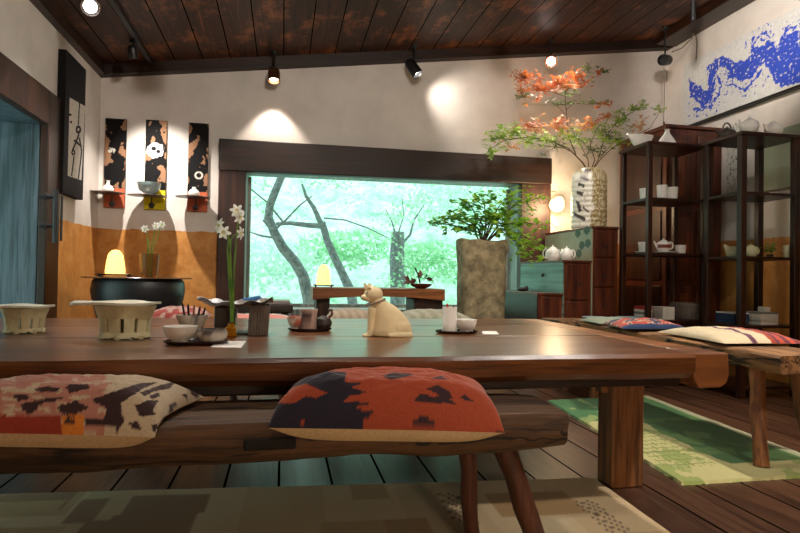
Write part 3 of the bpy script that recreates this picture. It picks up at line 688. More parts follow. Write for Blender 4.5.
# middle tray
_, c, r = tray('dark oval lacquer tray with three cups, just left of the clay cat', 288, 333, 332, g1)
def p_pink(v): return K(206, 120, 100) if fbm(v.x*22, v.z*30, v.y*22) > .12 else K(222, 206, 192)
vessel('tea_bowl', 'white cup with pink brushwork at the left end of the middle tray', 'cup', (c.x-r*.62, c.y, T+.007), .037, .052, M['glazed'], paint=p_pink)
def p_band(v): return K(70, 50, 52) if abs((v.z-T)-.05+.012*math.sin(v.x*50)) < .01 else K(196, 168, 158)
vessel('tea_cup', 'tall pinkish cup with a dark brushed band in the middle of the middle tray', 'cup', (c.x-r*.08, c.y-.014, T+.007), .032, .08, M['glazed'], paint=p_band, prof=[(.03, 0), (.033, .005), (.034, .06), (.037, .082), (.033, .082), (.03, .06), (.028, .01), (0, .008)])
kt = thing('teapot', 'small dark brown teapot with an upright looped handle on the middle tray', 'teapot', (c.x+r*.58, c.y, T+.007))
kc = Vector((c.x+r*.6, c.y+.006, T+.007))
MB().lathe(kc, [(.022, 0), (.034, .012), (.037, .026), (.03, .042), (.014, .05), (.005, .054)], 24).build('teapot_body', M['cer_dk'], kt)
MB().tube([kc+Vector((.02, 0, .04)), kc+Vector((.036, 0, .06)), kc+Vector((.034, 0, .08)), kc+Vector((.02, 0, .078))], .0055, 8).build('handle', M['cer_br'], kt)
MB().tube([kc+Vector((-.03, -.005, .02)), kc+Vector((-.045, -.008, .038))], [.008, .005], 8).build('spout', M['cer_dk'], kt)

# clay cat, looking left
ct = onz(388, 337, T); s = px2m(ct); cy_ = ct.y+.05
def cp(px, py, dy=0): return ony(px, py, cy_+dy)
cat = thing('clay_cat', 'cream clay cat figurine sitting in the middle of the table, its head turned left', 'figurine', (ct.x, cy_, T))
CM = plain('cat_clay', K(232, 212, 168), .75, .05, 20, bmp=.15)
m = MB(); nn = 28
# body: stacked ellipses (px centre, py, half width px, half depth m)
st = [(390, 337.6, 19, .052), (390.5, 335, 21.5, .06), (391, 330, 22, .063), (391, 324, 20.5, .06), (389.5, 318, 18, .055), (387, 312, 15.5, .048), (384, 307, 13, .041), (380, 303, 10.5, .034), (377, 300, 8.6, .029), (375, 297, 7.2, .026)]
vs = []
for px, py, hw, hd_ in st:
    c0 = cp(px, py)
    for k in range(nn):
        t_ = 2*math.pi*k/nn; vs.append(Vector((c0.x+hw*s*math.cos(t_), cy_+hd_*math.sin(t_), max(T, c0.z))))
m.add(vs, [(i*nn+k, i*nn+(k+1) % nn, (i+1)*nn+(k+1) % nn, (i+1)*nn+k) for i in range(len(st)-1) for k in range(nn)]+[tuple(range(nn-1, -1, -1)), tuple(range((len(st)-1)*nn, len(st)*nn))])
# front legs, haunches, tail around the base
for dy in (-.02, .016):
    m.tube([cp(372, 308, dy), cp(370.5, 320, dy), cp(370, 331, dy), cp(368, 336, dy)], [.016, .012, .011, .012], 12)
    m.ell(cp(366.5, 335.5, dy), .018, .012, .0085)
m.ell(cp(397, 328, -.038), .045, .025, .032); m.ell(cp(397, 328, .038), .045, .025, .032)
m.tube([cp(408, 334, .0), cp(411, 335.5, -.03), cp(402, 335.5, -.062), cp(388, 335.8, -.066)], [.012, .011, .01, .007], 10)
# head and muzzle
m.ell(cp(373.5, 294.5), .037, .036, .031, 24, 16); m.ell(cp(364.5, 297.5, -.004), .016, .018, .012); m.ell(cp(369, 299, -.012), .016, .014, .012)
for dy, px, tx in ((-.02, 367, 363.5), (.014, 370, 369)):
    m.add([cp(px-3.5, 290, dy-.008), cp(px+5, 288, dy-.01), cp(px+2, 289, dy+.014), cp(tx-.5, 281, dy)], [(0, 1, 3), (1, 2, 3), (2, 0, 3), (2, 1, 0)])
body = m.build('cat_body', CM, cat, ang=70)
rm = body.modifiers.new('fuse', 'REMESH'); rm.mode = 'VOXEL'; rm.voxel_size = .0028; rm.use_smooth_shade = True
sm = body.modifiers.new('soft', 'SMOOTH'); sm.factor = .5; sm.iterations = 4
dk = plain('cat_marks', K(90, 66, 50), .7)
MB().ell(cp(367, 293, -.031), .003, .002, .0025).ell(cp(362, 293, -.022), .002, .002, .0025).build('eye', dk, cat)
MB().ell(cp(360.5, 297, -.008), .0028, .003, .002).build('nose', dk, cat)
m = MB(); cc = cp(375.5, 302); 
m.tube([Vector((cc.x+.036*math.cos(a), cy_+.036*math.sin(a), cc.z+.012*math.cos(a))) for a in [i*math.pi/12 for i in range(25)]], .004, 8)
m.build('collar', plain('collar_grey', K(150, 138, 122), .7), cat)

# right tray
_, c, r = tray('dark oval lacquer tray with a tall beaker, right of the clay cat', 438, 483, 334.5, g1)
vessel('beaker', 'tall white crinkled beaker on the right tray', 'cup', (c.x-r*.33, c.y, T+.007), .03, .1, M['cer_w'], prof=[(.028, 0), (.031, .004), (.029, .03), (.031, .05), (.028, .075), (.03, .1), (.026, .1), (.024, .06), (.024, .01), (0, .008)])
vessel('tea_bowl', 'small white bowl beside the tall beaker on the right tray', 'bowl', (c.x+r*.42, c.y-.005, T+.007), .045, .05, M['cer_w'])
redp = plain('red_plastic', K(190, 40, 40), .4)
a = Vector((c.x-r*.33, c.y, T+.02))
tag(MB().tube([a, a+Vector((-.012, 0, .1))], .004, 8).build('red_pen', redp, base=a), 'red stick standing in the tall white beaker', 'stick')
tag(MB().tube([a+Vector((.005, 0, 0)), a+Vector((.016, 0, .094))], .003, 8).build('brown_pick', M['cer_br'], base=a), 'brown stick standing in the tall white beaker', 'stick')

# ------------------------------------------------------------------ back left: wall panels, disc shelves, scroll, drum
def panel(label, x0, x1, y0, y1, seed, low, extra):
    a = ony(x0, y0, YB-.02); b = ony(x1, y1, YB-.02)
    m = MB().grid(lambda u, v: Vector((a.x+(b.x-a.x)*u, YB-.022, b.z+(a.z-b.z)*v)), 50, 200)
    m.box(a.x, b.x, YB-.0215, YB-.001, b.z, a.z)
    def pt(v):
        u, w_ = (v.x-a.x)/(b.x-a.x), (v.z-b.z)/(a.z-b.z)
        if v.y > YB-.0219 : return K(30, 22, 18)
        if w_ < .22: return K(*low)
        e = extra(u, w_)
        if e: return e
        f = fbm(u*2.2+seed, w_*7, seed)+.9*(abs(u-.5)**2)*1.6-.12
        g = fbm(u*7, w_*26, seed+3)
        return K(150, 112, 84) if f+g*.25 > .24 else K(15, 13, 13)
    o = m.build('wall_panel', M['paint'], base=(a.x, YB-.02, b.z), smooth=False, paint=pt)
    tag(o, label, 'wall panel', 'tall painted panels on the back wall')
def ghost(cx, cy, r, ry, eyes=()):
    def f(u, w_):
        for ex, ey, er in eyes:
            if math.hypot((u-ex), (w_-ey)*5) < er: return K(20, 18, 18)
        if math.hypot((u-cx)/r, (w_-cy)/ry)+.2*fbm(u*4, w_*20, 2) < 1: return K(206, 206, 204)
    return f
panel('tall black painted panel above an orange base, leftmost on the back wall', 105.5, 124.5, 118, 208, 1.3, (190, 100, 70), lambda u, w_: K(214, 210, 196) if math.hypot((u-.33)/.18, (w_-.64)/.035) < 1 and fbm(u*12, w_*50) > -.1 else None)
panel('tall black painted panel with a white mask shape above a yellow base, middle of three', 146, 165, 119.5, 210, 5.7, (214, 198, 40), ghost(.48, .66, .4, .085, ((.4, .68, .12), (.62, .65, .1))))
panel('tall black painted panel with a small white ring above an orange base, rightmost of three', 189, 207, 122.5, 212, 9.1, (190, 100, 70), lambda u, w_: K(196, 190, 180) if .6 < math.hypot((u-.55)/.22, (w_-.41)/.045) < 1 else None)
def disc_shelf(label, x0, x1, py, kx, ky):
    Yc = YB-.13; c = ony((x0+x1)/2, py, Yc); rx = (x1-x0)/2*px2m(c)
    t = thing('disc_shelf', label, 'shelf', (c.x, YB-.02, c.z), 'round shelves on the painted panels')
    MB().lathe((c.x, Yc+.01, c.z), [(rx*.97, -.003), (rx, 0), (rx*.97, .003)], 48, sy=.115/rx).build('shelf_disc', plain('smoked_metal', K(104, 92, 84), .35, .1, metal=.5), t)
    k = ony(kx, ky, YB-.06)
    MB().tube([(k.x, YB-.06, c.z), (k.x, YB-.06, k.z)], .006, 8).build('rod', M['blk'], t)
    MB().ell((k.x, YB-.06, k.z), .024, .02, .024).tube([(k.x, YB-.06, k.z), (k.x, YB-.02, k.z)], .01, 8).build('knob', M['blk'], t)
    return c
c1 = disc_shelf('round thin shelf holding a small white bottle', 86, 123, 192.5, 112, 204)
c2 = disc_shelf('round thin shelf holding the grey-green bowl', 128, 166, 195.5, 151.5, 205.5)
c3 = disc_shelf('round thin shelf holding a small round white jar', 176, 210, 197, 195.5, 207.5)
bx_ = ony(108, 191, YB-.12)
vessel('bottle_vase', 'small white bottle vase on the leftmost round shelf', 'vase', (bx_.x, YB-.12, c1.z+.004), .04, .1, M['cer_w'], prof=[(.03, 0), (.042, .012), (.043, .03), (.03, .05), (.013, .062), (.011, .085), (.016, .096), (.012, .096), (.008, .07), (0, .06)])
bx_ = ony(149, 194, YB-.12)
vessel('celadon_bowl', 'grey-green bowl on the middle round shelf under the mask panel', 'bowl', (bx_.x, YB-.12, c2.z+.004), .092, .105, M['celadon'], prof=bowl_prof(.092, .1, .38))
bx_ = ony(194, 195, YB-.12)
vessel('round_jar', 'small round white jar on the rightmost round shelf', 'jar', (bx_.x, YB-.12, c3.z+.004), .045, .08, M['cer_w'], prof=[(.03, 0), (.044, .015), (.045, .035), (.03, .055), (.014, .062), (.018, .078), (.012, .08), (0, .07)])

# calligraphy board on the left wall
ya, yb_ = onx(66, 60, XL+.05).y, onx(86, 70, XL+.05).y
zt_, zb_ = onx(86, 70, XL+.05).z, onx(80, 199, XL+.05).z
m = MB().grid(lambda u, v: Vector((XL+.051, ya+(yb_-ya)*u, zb_+(zt_-zb_)*v)), 70, 260); m.box(XL+.002, XL+.0505, ya, yb_, zb_, zt_)
o3 = lambda L: sc(L, 0, 40, 2.96)
lines = [(o3([(236, 175), (232, 250)]), .55), (o3([(233, 280), (226, 300), (215, 325)]), .8), (o3([(235, 290), (242, 330), (232, 410)]), .7), (o3([(219, 345), (212, 402)]), .6), (o3([(221, 298), (240, 314)]), 1.0)]
rings = [(o3([(232, 265)])[0], 3.2, 1.6), (o3([(217, 333)])[0], 2.0, 1.0)]
dots = [o3([(208, 221)])[0], o3([(210, 243)])[0]]
wq = o3([(206, 170), (252, 196), (241, 415), (200, 402)])
def p_scroll(v):
    if v.x < XL+.0506: return K(22, 20, 20)
    x, y = pj(v)
    if not inpoly(x, y, wq): return K(34, 34, 38)
    for L, w_ in lines:
        for i in range(len(L)-1):
            if sd(x, y, L[i], L[i+1]) < w_: return K(24, 22, 24)
    for (cx, cy2), ro, ri in rings:
        if ri < math.hypot((x-cx)*1.5, y-cy2) < ro+1: return K(24, 22, 24)
    if any(math.hypot(x-a_[0], y-a_[1]) < 1.3 for a_ in dots): return K(24, 22, 24)
    return K(214, 208, 198)
tag(m.build('brush_painting', M['paint'], base=(XL, (ya+yb_)/2, zb_), smooth=False, paint=p_scroll), 'tall black board with a white sheet of thin brush figures on the left wall', 'painting')

# dark iron drum with disc top, cushion bench behind it
DY = 4.35
c = ony(138.5, 298, DY); zt_ = ony(138, 278.5, DY).z; rx = 43*px2m(c)
dr = thing('drum_table', 'dark rounded iron drum with a thin disc top in the back left corner', 'drum table', (c.x, DY, 0))
zb_ = c.z
MB().lathe((c.x, DY, 0), [(rx*.7, 0), (rx*.72, .05), (rx*.8, zb_*.6), (rx*.99, zb_), (rx*1.02, zb_+(zt_-zb_)*.4), (rx*.99, zt_-.02), (rx*.94, zt_-.002)], 48, sy=.8).build('drum_body', M['iron'], dr)
rt_ = 52*px2m(c)
MB().lathe((c.x-.005, DY, zt_), [(rt_*.98, 0), (rt_, .004), (rt_*.98, .01)], 56, sy=.75).build('disc_top', plain('smoked_glass_top', K(92, 66, 44), .2, .1), dr)
zd = zt_+.0105
def candle_lamp(label, px, py, w, h, y, z, tw, group):
    c = ony(px, py, y); s_ = px2m(c)
    t = thing('candle_lamp', label, 'lamp', (c.x, y, z), group)
    MB().box(c.x-tw*s_/2, c.x+tw*s_/2, y-.05, y+.05, z+.012, z+.02).box(c.x-tw*s_*.42, c.x-tw*s_*.36, y-.04, y+.04, z, z+.012).box(c.x+tw*s_*.36, c.x+tw*s_*.42, y-.04, y+.04, z, z+.012).build('base_tray', M['tray'], t, bevel=.002)
    r_ = w*s_/2; hh = h*s_
    MB().lathe((c.x, y, z+.0205), [(r_, 0), (r_*1.02, hh*.15), (r_*.9, hh*.5), (r_*.75, hh*.8), (r_*.4, hh*.97), (0.001, hh)], 24).build('lamp_shade', emis('glowing_shade', K(255, 200, 100), 1.7), t)
    return t, Vector((c.x, y, z+hh*.5))
g2 = 'small glowing lamps'
l1, lp1 = candle_lamp('glowing amber lamp on a dark tray at the left of the iron drum', 115, 278, 18, 24, DY-.05, zd, 34, g2)
# glass vase with narcissus on the drum
gv = ony(149, 278, DY-.02); s_ = px2m(gv); vb = Vector((gv.x, DY-.02, zd))
GLS, N, L, P = newmat('brown_glass'); P.inputs['Base Color'].default_value = K(196, 160, 100); P.inputs['Transmission Weight'].default_value = .9; P.inputs['Roughness'].default_value = .05; P.inputs['IOR'].default_value = 1.3
vessel('glass_vase', 'brownish glass vase at the right of the iron drum top', 'vase', vb, 10*s_, 22*s_, GLS, prof=[(.055, 0), (.058, .01), (.064, .08), (.072, .165), (.068, .165), (.06, .08), (.052, .014), (0, .012)])
n2 = thing('narcissus', 'white narcissus standing in the brown glass vase on the drum', 'flower', vb+Vector((0, 0, .02)))
for L_ in ([(148, 276), (149, 255), (147, 232)], [(150, 276), (151, 250), (155, 230)], [(151, 276), (153, 250), (160, 229)], [(149, 275), (146, 258), (150, 240)]):
    MB().tube([ony(a_, b__, DY-.02) for a_, b__ in L_], .0035, 6).build('stem', GST, n2)
for px, py in ((145, 229), (156, 226), (162, 225)): narc(n2, ony(px, py, DY-.03), (-.1, -1, .1), .03, rg)

# ------------------------------------------------------------------ seats, stools and small table on the far side of the long table
def simple_bench(label, x0, x1, y0, y1, z, th_, mat, group=None, name='wooden_bench'):
    t = thing(name, label, 'bench', ((x0+x1)/2, (y0+y1)/2, 0), group)
    m = MB().box(x0, x1, y0, y1, z-th_, z); m.build('seat', mat, t, bevel=.008)
    for lx in (x0+.12, x1-.12):
        for ly in (y0+.05, y1-.05):
            tleg(t, (lx, ly, z-th_+.005), (lx+(.04 if lx > (x0+x1)/2 else -.04), ly, 0), .024, .022, M['bench_leg'])
FB = 3.3
zs = ony(300, 322, FB).z
xa, xb = ony(140, 320, FB).x, ony(300, 320, FB).x
simple_bench('low dark bench on the far side of the table at the left, under pink cushions', xa, xb, FB, FB+.32, zs-.0, .06, M['darkwood'], 'benches on the far side of the table')
xc, xd = ony(322, 320, FB).x, ony(500, 320, FB).x
simple_bench('low dark bench on the far side of the table behind the clay cat', xc, xd, FB, FB+.32, zs, .06, M['darkwood'], 'benches on the far side of the table')
def flat(c): return lambda v, u, w_: K(*[q*(1-.12*(int(u*12+w_*3) % 2)) for q in c])
def p_floral(v, u, w_): return K(170, 74, 66) if fbm(u*9, w_*6, 2) > .05 else K(196, 160, 150)
g3 = 'cushions on the far benches'
cushion('floral_cushion', 'pink flowered cushion in front of the iron drum', 'cushion', [(xa+.01, FB, zs+.014), (ony(207, 310, FB).x, FB, zs+.014), (ony(207, 310, FB).x, FB+.3, zs+.014), (xa+.01, FB+.3, zs+.014)], ony(170, 306, FB+.1).z-zs-.02, p_floral, g3, K(170, 140, 130), nu=40, nv=30, seed=21)
cushion('pink_cushion', 'flat pink and white cushion beneath the dark low stool on the far bench', 'cushion', [(ony(214, 318, FB).x, FB, zs+.012), (ony(290, 318, FB).x, FB, zs+.012), (ony(290, 318, FB).x, FB+.3, zs+.012), (ony(214, 318, FB).x, FB+.3, zs+.012)], .02, lambda v, u, w_: K(206, 128, 116) if w_ < .5 else K(214, 200, 190), g3, K(200, 150, 140), nu=40, nv=30, seed=22)
cushion('grey_cushion', 'grey cushion left of the clay cat on the far bench', 'cushion', [(ony(328, 318, FB).x, FB, zs+.012), (ony(378, 318, FB).x, FB, zs+.012), (ony(378, 318, FB).x, FB+.3, zs+.012), (ony(330, 318, FB).x, FB+.3, zs+.012)], .055, flat((168, 150, 128)), g3, K(150, 140, 120), nu=40, nv=30, seed=23)
cushion('beige_cushion', 'beige and grey cushion right of the clay cat on the far bench', 'cushion', [(ony(404, 318, FB).x, FB, zs+.012), (ony(474, 318, FB).x, FB, zs+.012), (ony(468, 318, FB).x, FB+.3, zs+.012), (ony(404, 318, FB).x, FB+.3, zs+.012)], .055, flat((160, 158, 136)), g3, K(150, 140, 120), nu=40, nv=30, seed=24)
# dark low table at the left with cloth and book
SY = 3.75
x0, x1 = ony(226, 310, SY).x, ony(293, 310, SY).x; z0, z1 = ony(260, 313, SY).z, ony(260, 304.5, SY).z
st_ = thing('side_table', 'dark thick-topped side table behind the slatted flower stand', 'table', ((x0+x1)/2, SY+.15, 0))
MB().box(x0, x1, SY, SY+.32, z0, z1).build('tabletop', wood('blackish_wood', K(30, 20, 16), K(58, 42, 34), 0, 9, .5), st_, bevel=.008)
for a_ in (x0+.05, x1-.05):
    for b_ in (SY+.05, SY+.27): tleg(st_, (a_, b_, z0+.01), (a_, b_, 0), .022, .02, M['darkwood_z'])
q0, q1 = ony(238, 303, SY+.05).x, ony(290, 303, SY+.05).x
tag(MB().box(q0, q1, SY+.02, SY+.26, z1+.0005, z1+.022).build('grey_book', plain('grey_cover', K(150, 142, 138), .6), base=(q0, SY, z1), bevel=.002), 'flat grey book lying on the dark side table', 'book')
q0, q1 = ony(240, 300, SY+.05).x, ony(262, 300, SY+.05).x
m = MB().hexa([(q0, SY+.03, z1+.0225), (q1, SY+.03, z1+.0225), (q1, SY+.22, z1+.0225), (q0, SY+.22, z1+.0225), (q0+.01, SY+.03, z1+.03), (q1-.02, SY+.03, z1+.05), (q1-.02, SY+.22, z1+.05), (q0+.01, SY+.22, z1+.03)])
tag(m.build('blue_pouch', plain('blue_cloth', K(70, 120, 176), .8), base=(q0, SY, z1+.0225), bevel=.004), 'small blue cloth pouch on top of the grey book', 'pouch')
# warm wood table by the window
TY = 4.1
x0, x1 = ony(313, 290, TY).x, ony(445, 290, TY).x; z0, z1 = ony(380, 300.5, TY).z, ony(380, 288.5, TY).z
wt = thing('window_table', 'thick warm brown wooden table standing in front of the window', 'table', ((x0+x1)/2, TY+.2, 0))
m = MB(); n = 30; rows = []
for i in range(n+1):
    u = i/n; x = x0+(x1-x0)*u; zb = z0+.028*math.sin(math.pi*u)**.7
    rows.append([(x, TY, zb), (x, TY, z1-.006), (x, TY+.01, z1), (x, TY+.4, z1), (x, TY+.4, zb)])
vs = [p for r_ in rows for p in r_]
m.add(vs, [(i*5+j, (i+1)*5+j, (i+1)*5+(j+1) % 5, i*5+(j+1) % 5) for i in range(n) for j in range(5)]+[(4, 3, 2, 1, 0), tuple(range(n*5, n*5+5))])
m.build('tabletop', M['orange'], wt, ang=30)
lg0, lg1 = ony(414, 305, TY+.05).x, ony(443, 305, TY+.05).x
for a_, b_ in ((ony(316, 305, TY+.05).x, ony(330, 305, TY+.05).x), (lg0, lg1)):
    MB().hexa([(a_+.02, TY+.05, 0), (b_-.03, TY+.05, 0), (b_-.03, TY+.35, 0), (a_+.02, TY+.35, 0), (a_, TY+.05, z0+.012), (b_, TY+.05, z0+.012), (b_, TY+.35, z0+.012), (a_, TY+.35, z0+.012)]).build('leg', M['darkwood_z'], wt, bevel=.006)
candle_lamp('glowing amber lamp on a dark tray on the window table', 323.5, 286, 14, 20, TY+.12, z1+.001, 20, g2)
pb = ony(421, 286, TY+.15); pb.y = TY+.15
vessel('shallow_dish', 'small dark red-brown dish on the right of the window table', 'dish', (pb.x, pb.y, z1+.001), 11*px2m(pb), .035, plain('red_brown_glaze', K(92, 40, 28), .4), prof=bowl_prof(11*px2m(pb), .035, .5))
lf = MB(); rg = random.Random(9)
tw = thing('dried_sprig', 'dried brown leaves and dark twig standing in the small dish', 'dried plant', (pb.x, pb.y, z1+.02))
q_ = lambda px, py: ony(px, py, TY+.15)
MB().tube([q_(420, 283), q_(418, 274), q_(415, 268)], [.006, .005, .007], 8).build('twig', M['blk'], tw)
for a_, b_, c_ in ((412, 282, (-1, 0, -.2)), (410, 280, (-.8, -.2, .3)), (423, 279, (.3, 0, 1)), (427, 279, (.7, -.3, .5)), (420, 278, (-.2, -.3, 1)), (415, 283, (-.6, -.5, .5))):
    for _ in range(3): leaf(lf, q_(a_, b_), rv3(rg), Vector(c_)+rv3(rg)*.3, .06, .7)
lf.build('dried_leaf', plain('dry_leaf', K(140, 96, 84), .8, .3, 20), tw)

# ------------------------------------------------------------------ stone planter and maple
PY = 4.15
STN = plain('rough_stone', K(150, 136, 104), .9, .38, 16, bmp=.9)
a0, a1, b0_, b1_ = ony(463, 240, PY).x, ony(511, 240, PY).x, ony(460, 330, PY).x, ony(511, 330, PY).x
ztp = ony(485, 240, PY).z
pt_ = thing('stone_planter', 'tall rough stone planter in front of the right end of the window', 'planter', ((a0+a1)/2, PY+.15, 0))
m = MB(); n = 26; k = 40; vs = []
for i in range(n+1):
    z = ztp*i/n; v = z/ztp
    x0 = b0_+(a0-b0_)*v+.02*math.sin(v*3.1); x1 = b1_+(a1-b1_)*v-.028*math.sin(v*3.1)
    for j in range(k):
        t_ = 2*math.pi*j/k; cx_, sx_ = math.cos(t_), math.sin(t_)
        e = 5; r_ = (abs(cx_)**e+abs(sx_)**e)**(-1/e)
        p = Vector(((x0+x1)/2+(x1-x0)/2*cx_*r_, PY+.11+.11*sx_*r_, z))
        q = fbm(p.x*7, p.y*7, p.z*7); p += Vector((cx_, sx_, 0))*(.012*q-(.012 if (cx_ > .6 and fbm(p.y*20, p.z*16) > .1) else 0))
        if i == n: p.z += .012*fbm(p.x*14, p.y*10, 4)+(.012 if cx_ > .5 else 0)-.006*cx_
        vs.append(p)
fs = [(i*k+j, i*k+(j+1) % k, (i+1)*k+(j+1) % k, (i+1)*k+j) for i in range(n) for j in range(k)]+[tuple(range(k-1, -1, -1))]
q = len(vs); top = vs[-k:]; cen = Vector(((a0+a1)/2, PY+.11, ztp-.05))
vs += [cen+(p-cen)*.82+Vector((0, 0, 0)) for p in top]; vs += [Vector((cen.x+(p.x-cen.x)*.8, cen.y+(p.y-cen.y)*.8, ztp-.06)) for p in top]
fs += [(n*k+j, n*k+(j+1) % k, q+(j+1) % k, q+j) for j in range(k)]+[(q+j, q+(j+1) % k, q+k+(j+1) % k, q+k+j) for j in range(k)]+[tuple(range(q+k, q+2*k))]
m.add(vs, fs); m.build('stone_body', STN, pt_, ang=60)
tag(MB().lathe((cen.x, cen.y, ztp-.058), [(.09, 0), (.1, .012), (.06, .028), (0, .03)], 24, sy=.6).build('potting_soil', plain('soil', K(50, 38, 28), .95, .4, 30, bmp=.8), base=(cen.x, cen.y, ztp-.06)), 'dark soil filling the top of the stone planter', 'soil', kind='stuff')
LG = leafmat('maple_leaves', K(96, 150, 36), K(172, 208, 66), .5)
LG2 = leafmat('maple_leaves_dark', K(60, 128, 48), K(120, 178, 66), .5)
STEM = plain('thin_bark', K(84, 62, 44), .8, .2, 20)
mp = thing('potted_maple', 'bright green leafy maple branches spreading from the stone planter', 'plant', (cen.x, cen.y, ztp-.03))
rg = random.Random(12)
base = cen+Vector((0, 0, .0))
g_ = lambda px, py, dy=0: ony(px, py, PY+.12+dy)
tips = [((475, 232), (455, 226), (432, 222), -.05, 1), ((478, 228), (460, 214), (440, 220), .1, 1), ((482, 224), (470, 205), (458, 203), .0, 1), ((486, 224), (484, 200), (478, 194), .05, 1), ((490, 222), (500, 205), (520, 188), -.05, 0), ((494, 222), (515, 205), (545, 196), -.1, 0), ((498, 226), (520, 222), (548, 226), -.05, 0), ((500, 228), (522, 235), (540, 250), -.1, 0), ((500, 230), (520, 245), (530, 262), -.12, 0), ((480, 230), (470, 225), (448, 214), -.1, 1), ((492, 224), (505, 215), (530, 210), .08, 0), ((486, 226), (495, 215), (505, 232), -.15, 0)]
stm = MB(); la, lb_ = MB(), MB()
for (p1, p2, p3, dy, d_) in tips:
    A = [base, g_(*p1), g_(*p2, dy/2), g_(*p3, dy)]
    stm.tube(A, [.007, .006, .004, .002], 6)
    for i in range(1, 3):
        for j in range(18):
            t_ = j/17; c = A[i].lerp(A[i+1], t_); mbx = lb_ if (d_ and rg.random() < .7) else la
            if i == 1 and t_ < .15: continue
            for _ in range(2):
                o = Vector((rg.gauss(0, .05), rg.gauss(0, .05), rg.gauss(0, .022)))
                nn_ = Vector((rg.gauss(0, .4), rg.gauss(-.3, .4), 1)); d0 = rv3(rg)
                # three lobed leaf
                for an in (-.7, 0, .7):
                    dd = Matrix.Rotation(an, 3, nn_.normalized()) @ d0; leaf(mbx, c+o, nn_, dd, .05*(1 if an == 0 else .8)*rg.uniform(.8, 1.2), .5)
stm.build('branch', STEM, mp); la.build('foliage', LG, mp, smooth=False); lb_.build('foliage', LG2, mp, smooth=False)

# ------------------------------------------------------------------ stepped chests
CY = 4.2
def chest(label, px0, px1, pyt, ybk, drawers, side, x1=None):
    a = ony(px0, pyt, CY); b = ony(px1, pyt, CY); z = a.z
    xr = x1 or b.x
    t = thing('wooden_chest', label, 'chest', ((a.x+xr)/2, (CY+ybk)/2, 0), 'stepped chests right of the window')
    MB().box(a.x+.012, xr-.002, CY+.012, ybk, 0.0, z-.02).build('carcass', M['chest'], t)
    MB().box(a.x, xr-.001, CY-.004, ybk+.005, z-.02, z).build('top_board', M['redwood'], t, bevel=.003)
    MB().box(a.x, a.x+.0115, CY, ybk, .02, z-.021).build('side_panel', side, t, bevel=.002)
    n = drawers; hh = (z-.05)/n
    for i in range(n):
        o = MB().box(a.x+.03, xr-.03, CY-.004, CY+.0115, .03+i*hh+.008, .03+(i+1)*hh-.008).build('drawer', M['redwood'], t, bevel=.004)
        cx = (a.x+xr)/2; zc_ = .03+(i+.5)*hh
        MB().tube([(cx+.022*math.cos(q), CY-.012, zc_-.012+.02*math.sin(q)) for q in [math.pi*j/8 for j in range(8, 17)]], .003, 6).lathe((cx-.022, CY-.004, zc_-.01), [(.006, 0), (.005, .008)], 10, ax=(0, -1, 0)).lathe((cx+.022, CY-.004, zc_-.01), [(.006, 0), (.005, .008)], 10, ax=(0, -1, 0)).build('drawer_pull', M['iron'], o)
    return t, a, b, z
WIN_TINT = wood('window_tinted_side', K(84, 112, 104), K(112, 142, 132), 1, 5, .32, c3=K(78, 104, 98))  # teal window light painted into the colour of the chest side
tl, a, b, zl = chest('lowest dark step of the stepped chest beside the stone planter', 537, 563, 293, 5.02, 2, plain('dark_side', K(48, 34, 28), .4, .2, 6))
t2, a2, b2, zm = chest('middle step of the stepped chest, side coloured as window-lit teal, with round knob', 563, 592, 260, 5.03, 3, WIN_TINT)
kn = ony(544, 272, 4.5)
for k_ in (4.55,):
    p = onx(543, 275, a2.x); MB().lathe((a2.x, p.y, p.z), [(.016, 0), (.014, .012), (.006, .018)], 14, ax=(-1, 0, 0)).build('side_knob', M['iron'], t2)
t3, a3, b3, zt3 = chest('tallest step of the stepped chest, carrying the big speckled vase', 592, 619, 226, 5.04, 5, plain('pale_side', K(142, 138, 112), .4, .1, 6))
lfm = plain('painted_leaf', K(58, 82, 62), .6)
m = MB()
for px, py in ((578, 234), (587, 231), (582, 246), (588, 244), (579, 254)):
    c = onx(px, py, a3.x); m.add([c+Vector((-.002, y_, z_)) for y_, z_ in ((0, -.035), (.05, -.005), (.035, .03), (0, .042), (-.035, .03), (-.05, -.005))], [(5, 4, 3, 2, 1, 0)])
m.build('leaf_motif', lfm, t3, smooth=False)
# board and trinket on the low step
q = onx(548, 292, a.x+.06)
def teapot(label, c, r, mat, hd, h=None, spout=-1, lid=None, group=None, cat='teapot', ax=(1, 0)):
    """hd: 'side' or 'top' handle; spout dir along x"""
    c = Vector(c); h = h or r*1.3; t = thing('teapot', label, cat, c, group); s = Vector((ax[0]*spout, ax[1]*spout, 0))
    MB().lathe(c, [(r*.55, 0), (r*.62, h*.04), (r*.92, h*.28), (r, h*.5), (r*.85, h*.78), (r*.5, h*.93), (r*.42, h*.95), (0, h*.95)], 28).build('teapot_body', mat, t, ang=60)
    MB().lathe(c+Vector((0, 0, h*.953)), [(r*.44, 0), (r*.4, h*.05), (r*.15, h*.1), (r*.08, h*.14), (r*.13, h*.2), (0.001, h*.24)], 20).build('lid', mat, t, ang=60)
    MB().tube([c+s*r*.85+Vector((0, 0, h*.4)), c+s*r*1.2+Vector((0, 0, h*.62)), c+s*r*1.42+Vector((0, 0, h*.92))], [r*.22, r*.14, r*.09], 12).build('spout', mat, t)
    if hd == 'side':
        P_ = [c-s*(r*(.88+.55*math.sin(q)))+Vector((0, 0, h*(.56-.33*math.cos(q)))) for q in [math.pi*j/8 for j in range(9)]]
    else:
        P_ = [c-s*(r*.55*math.cos(q))+Vector((0, 0, h*.85+r*.85*math.sin(q))) for q in [math.pi*j/10 for j in range(11)]]
    MB().tube(P_, r*.085, 8).build('handle', mat, t)
    return t
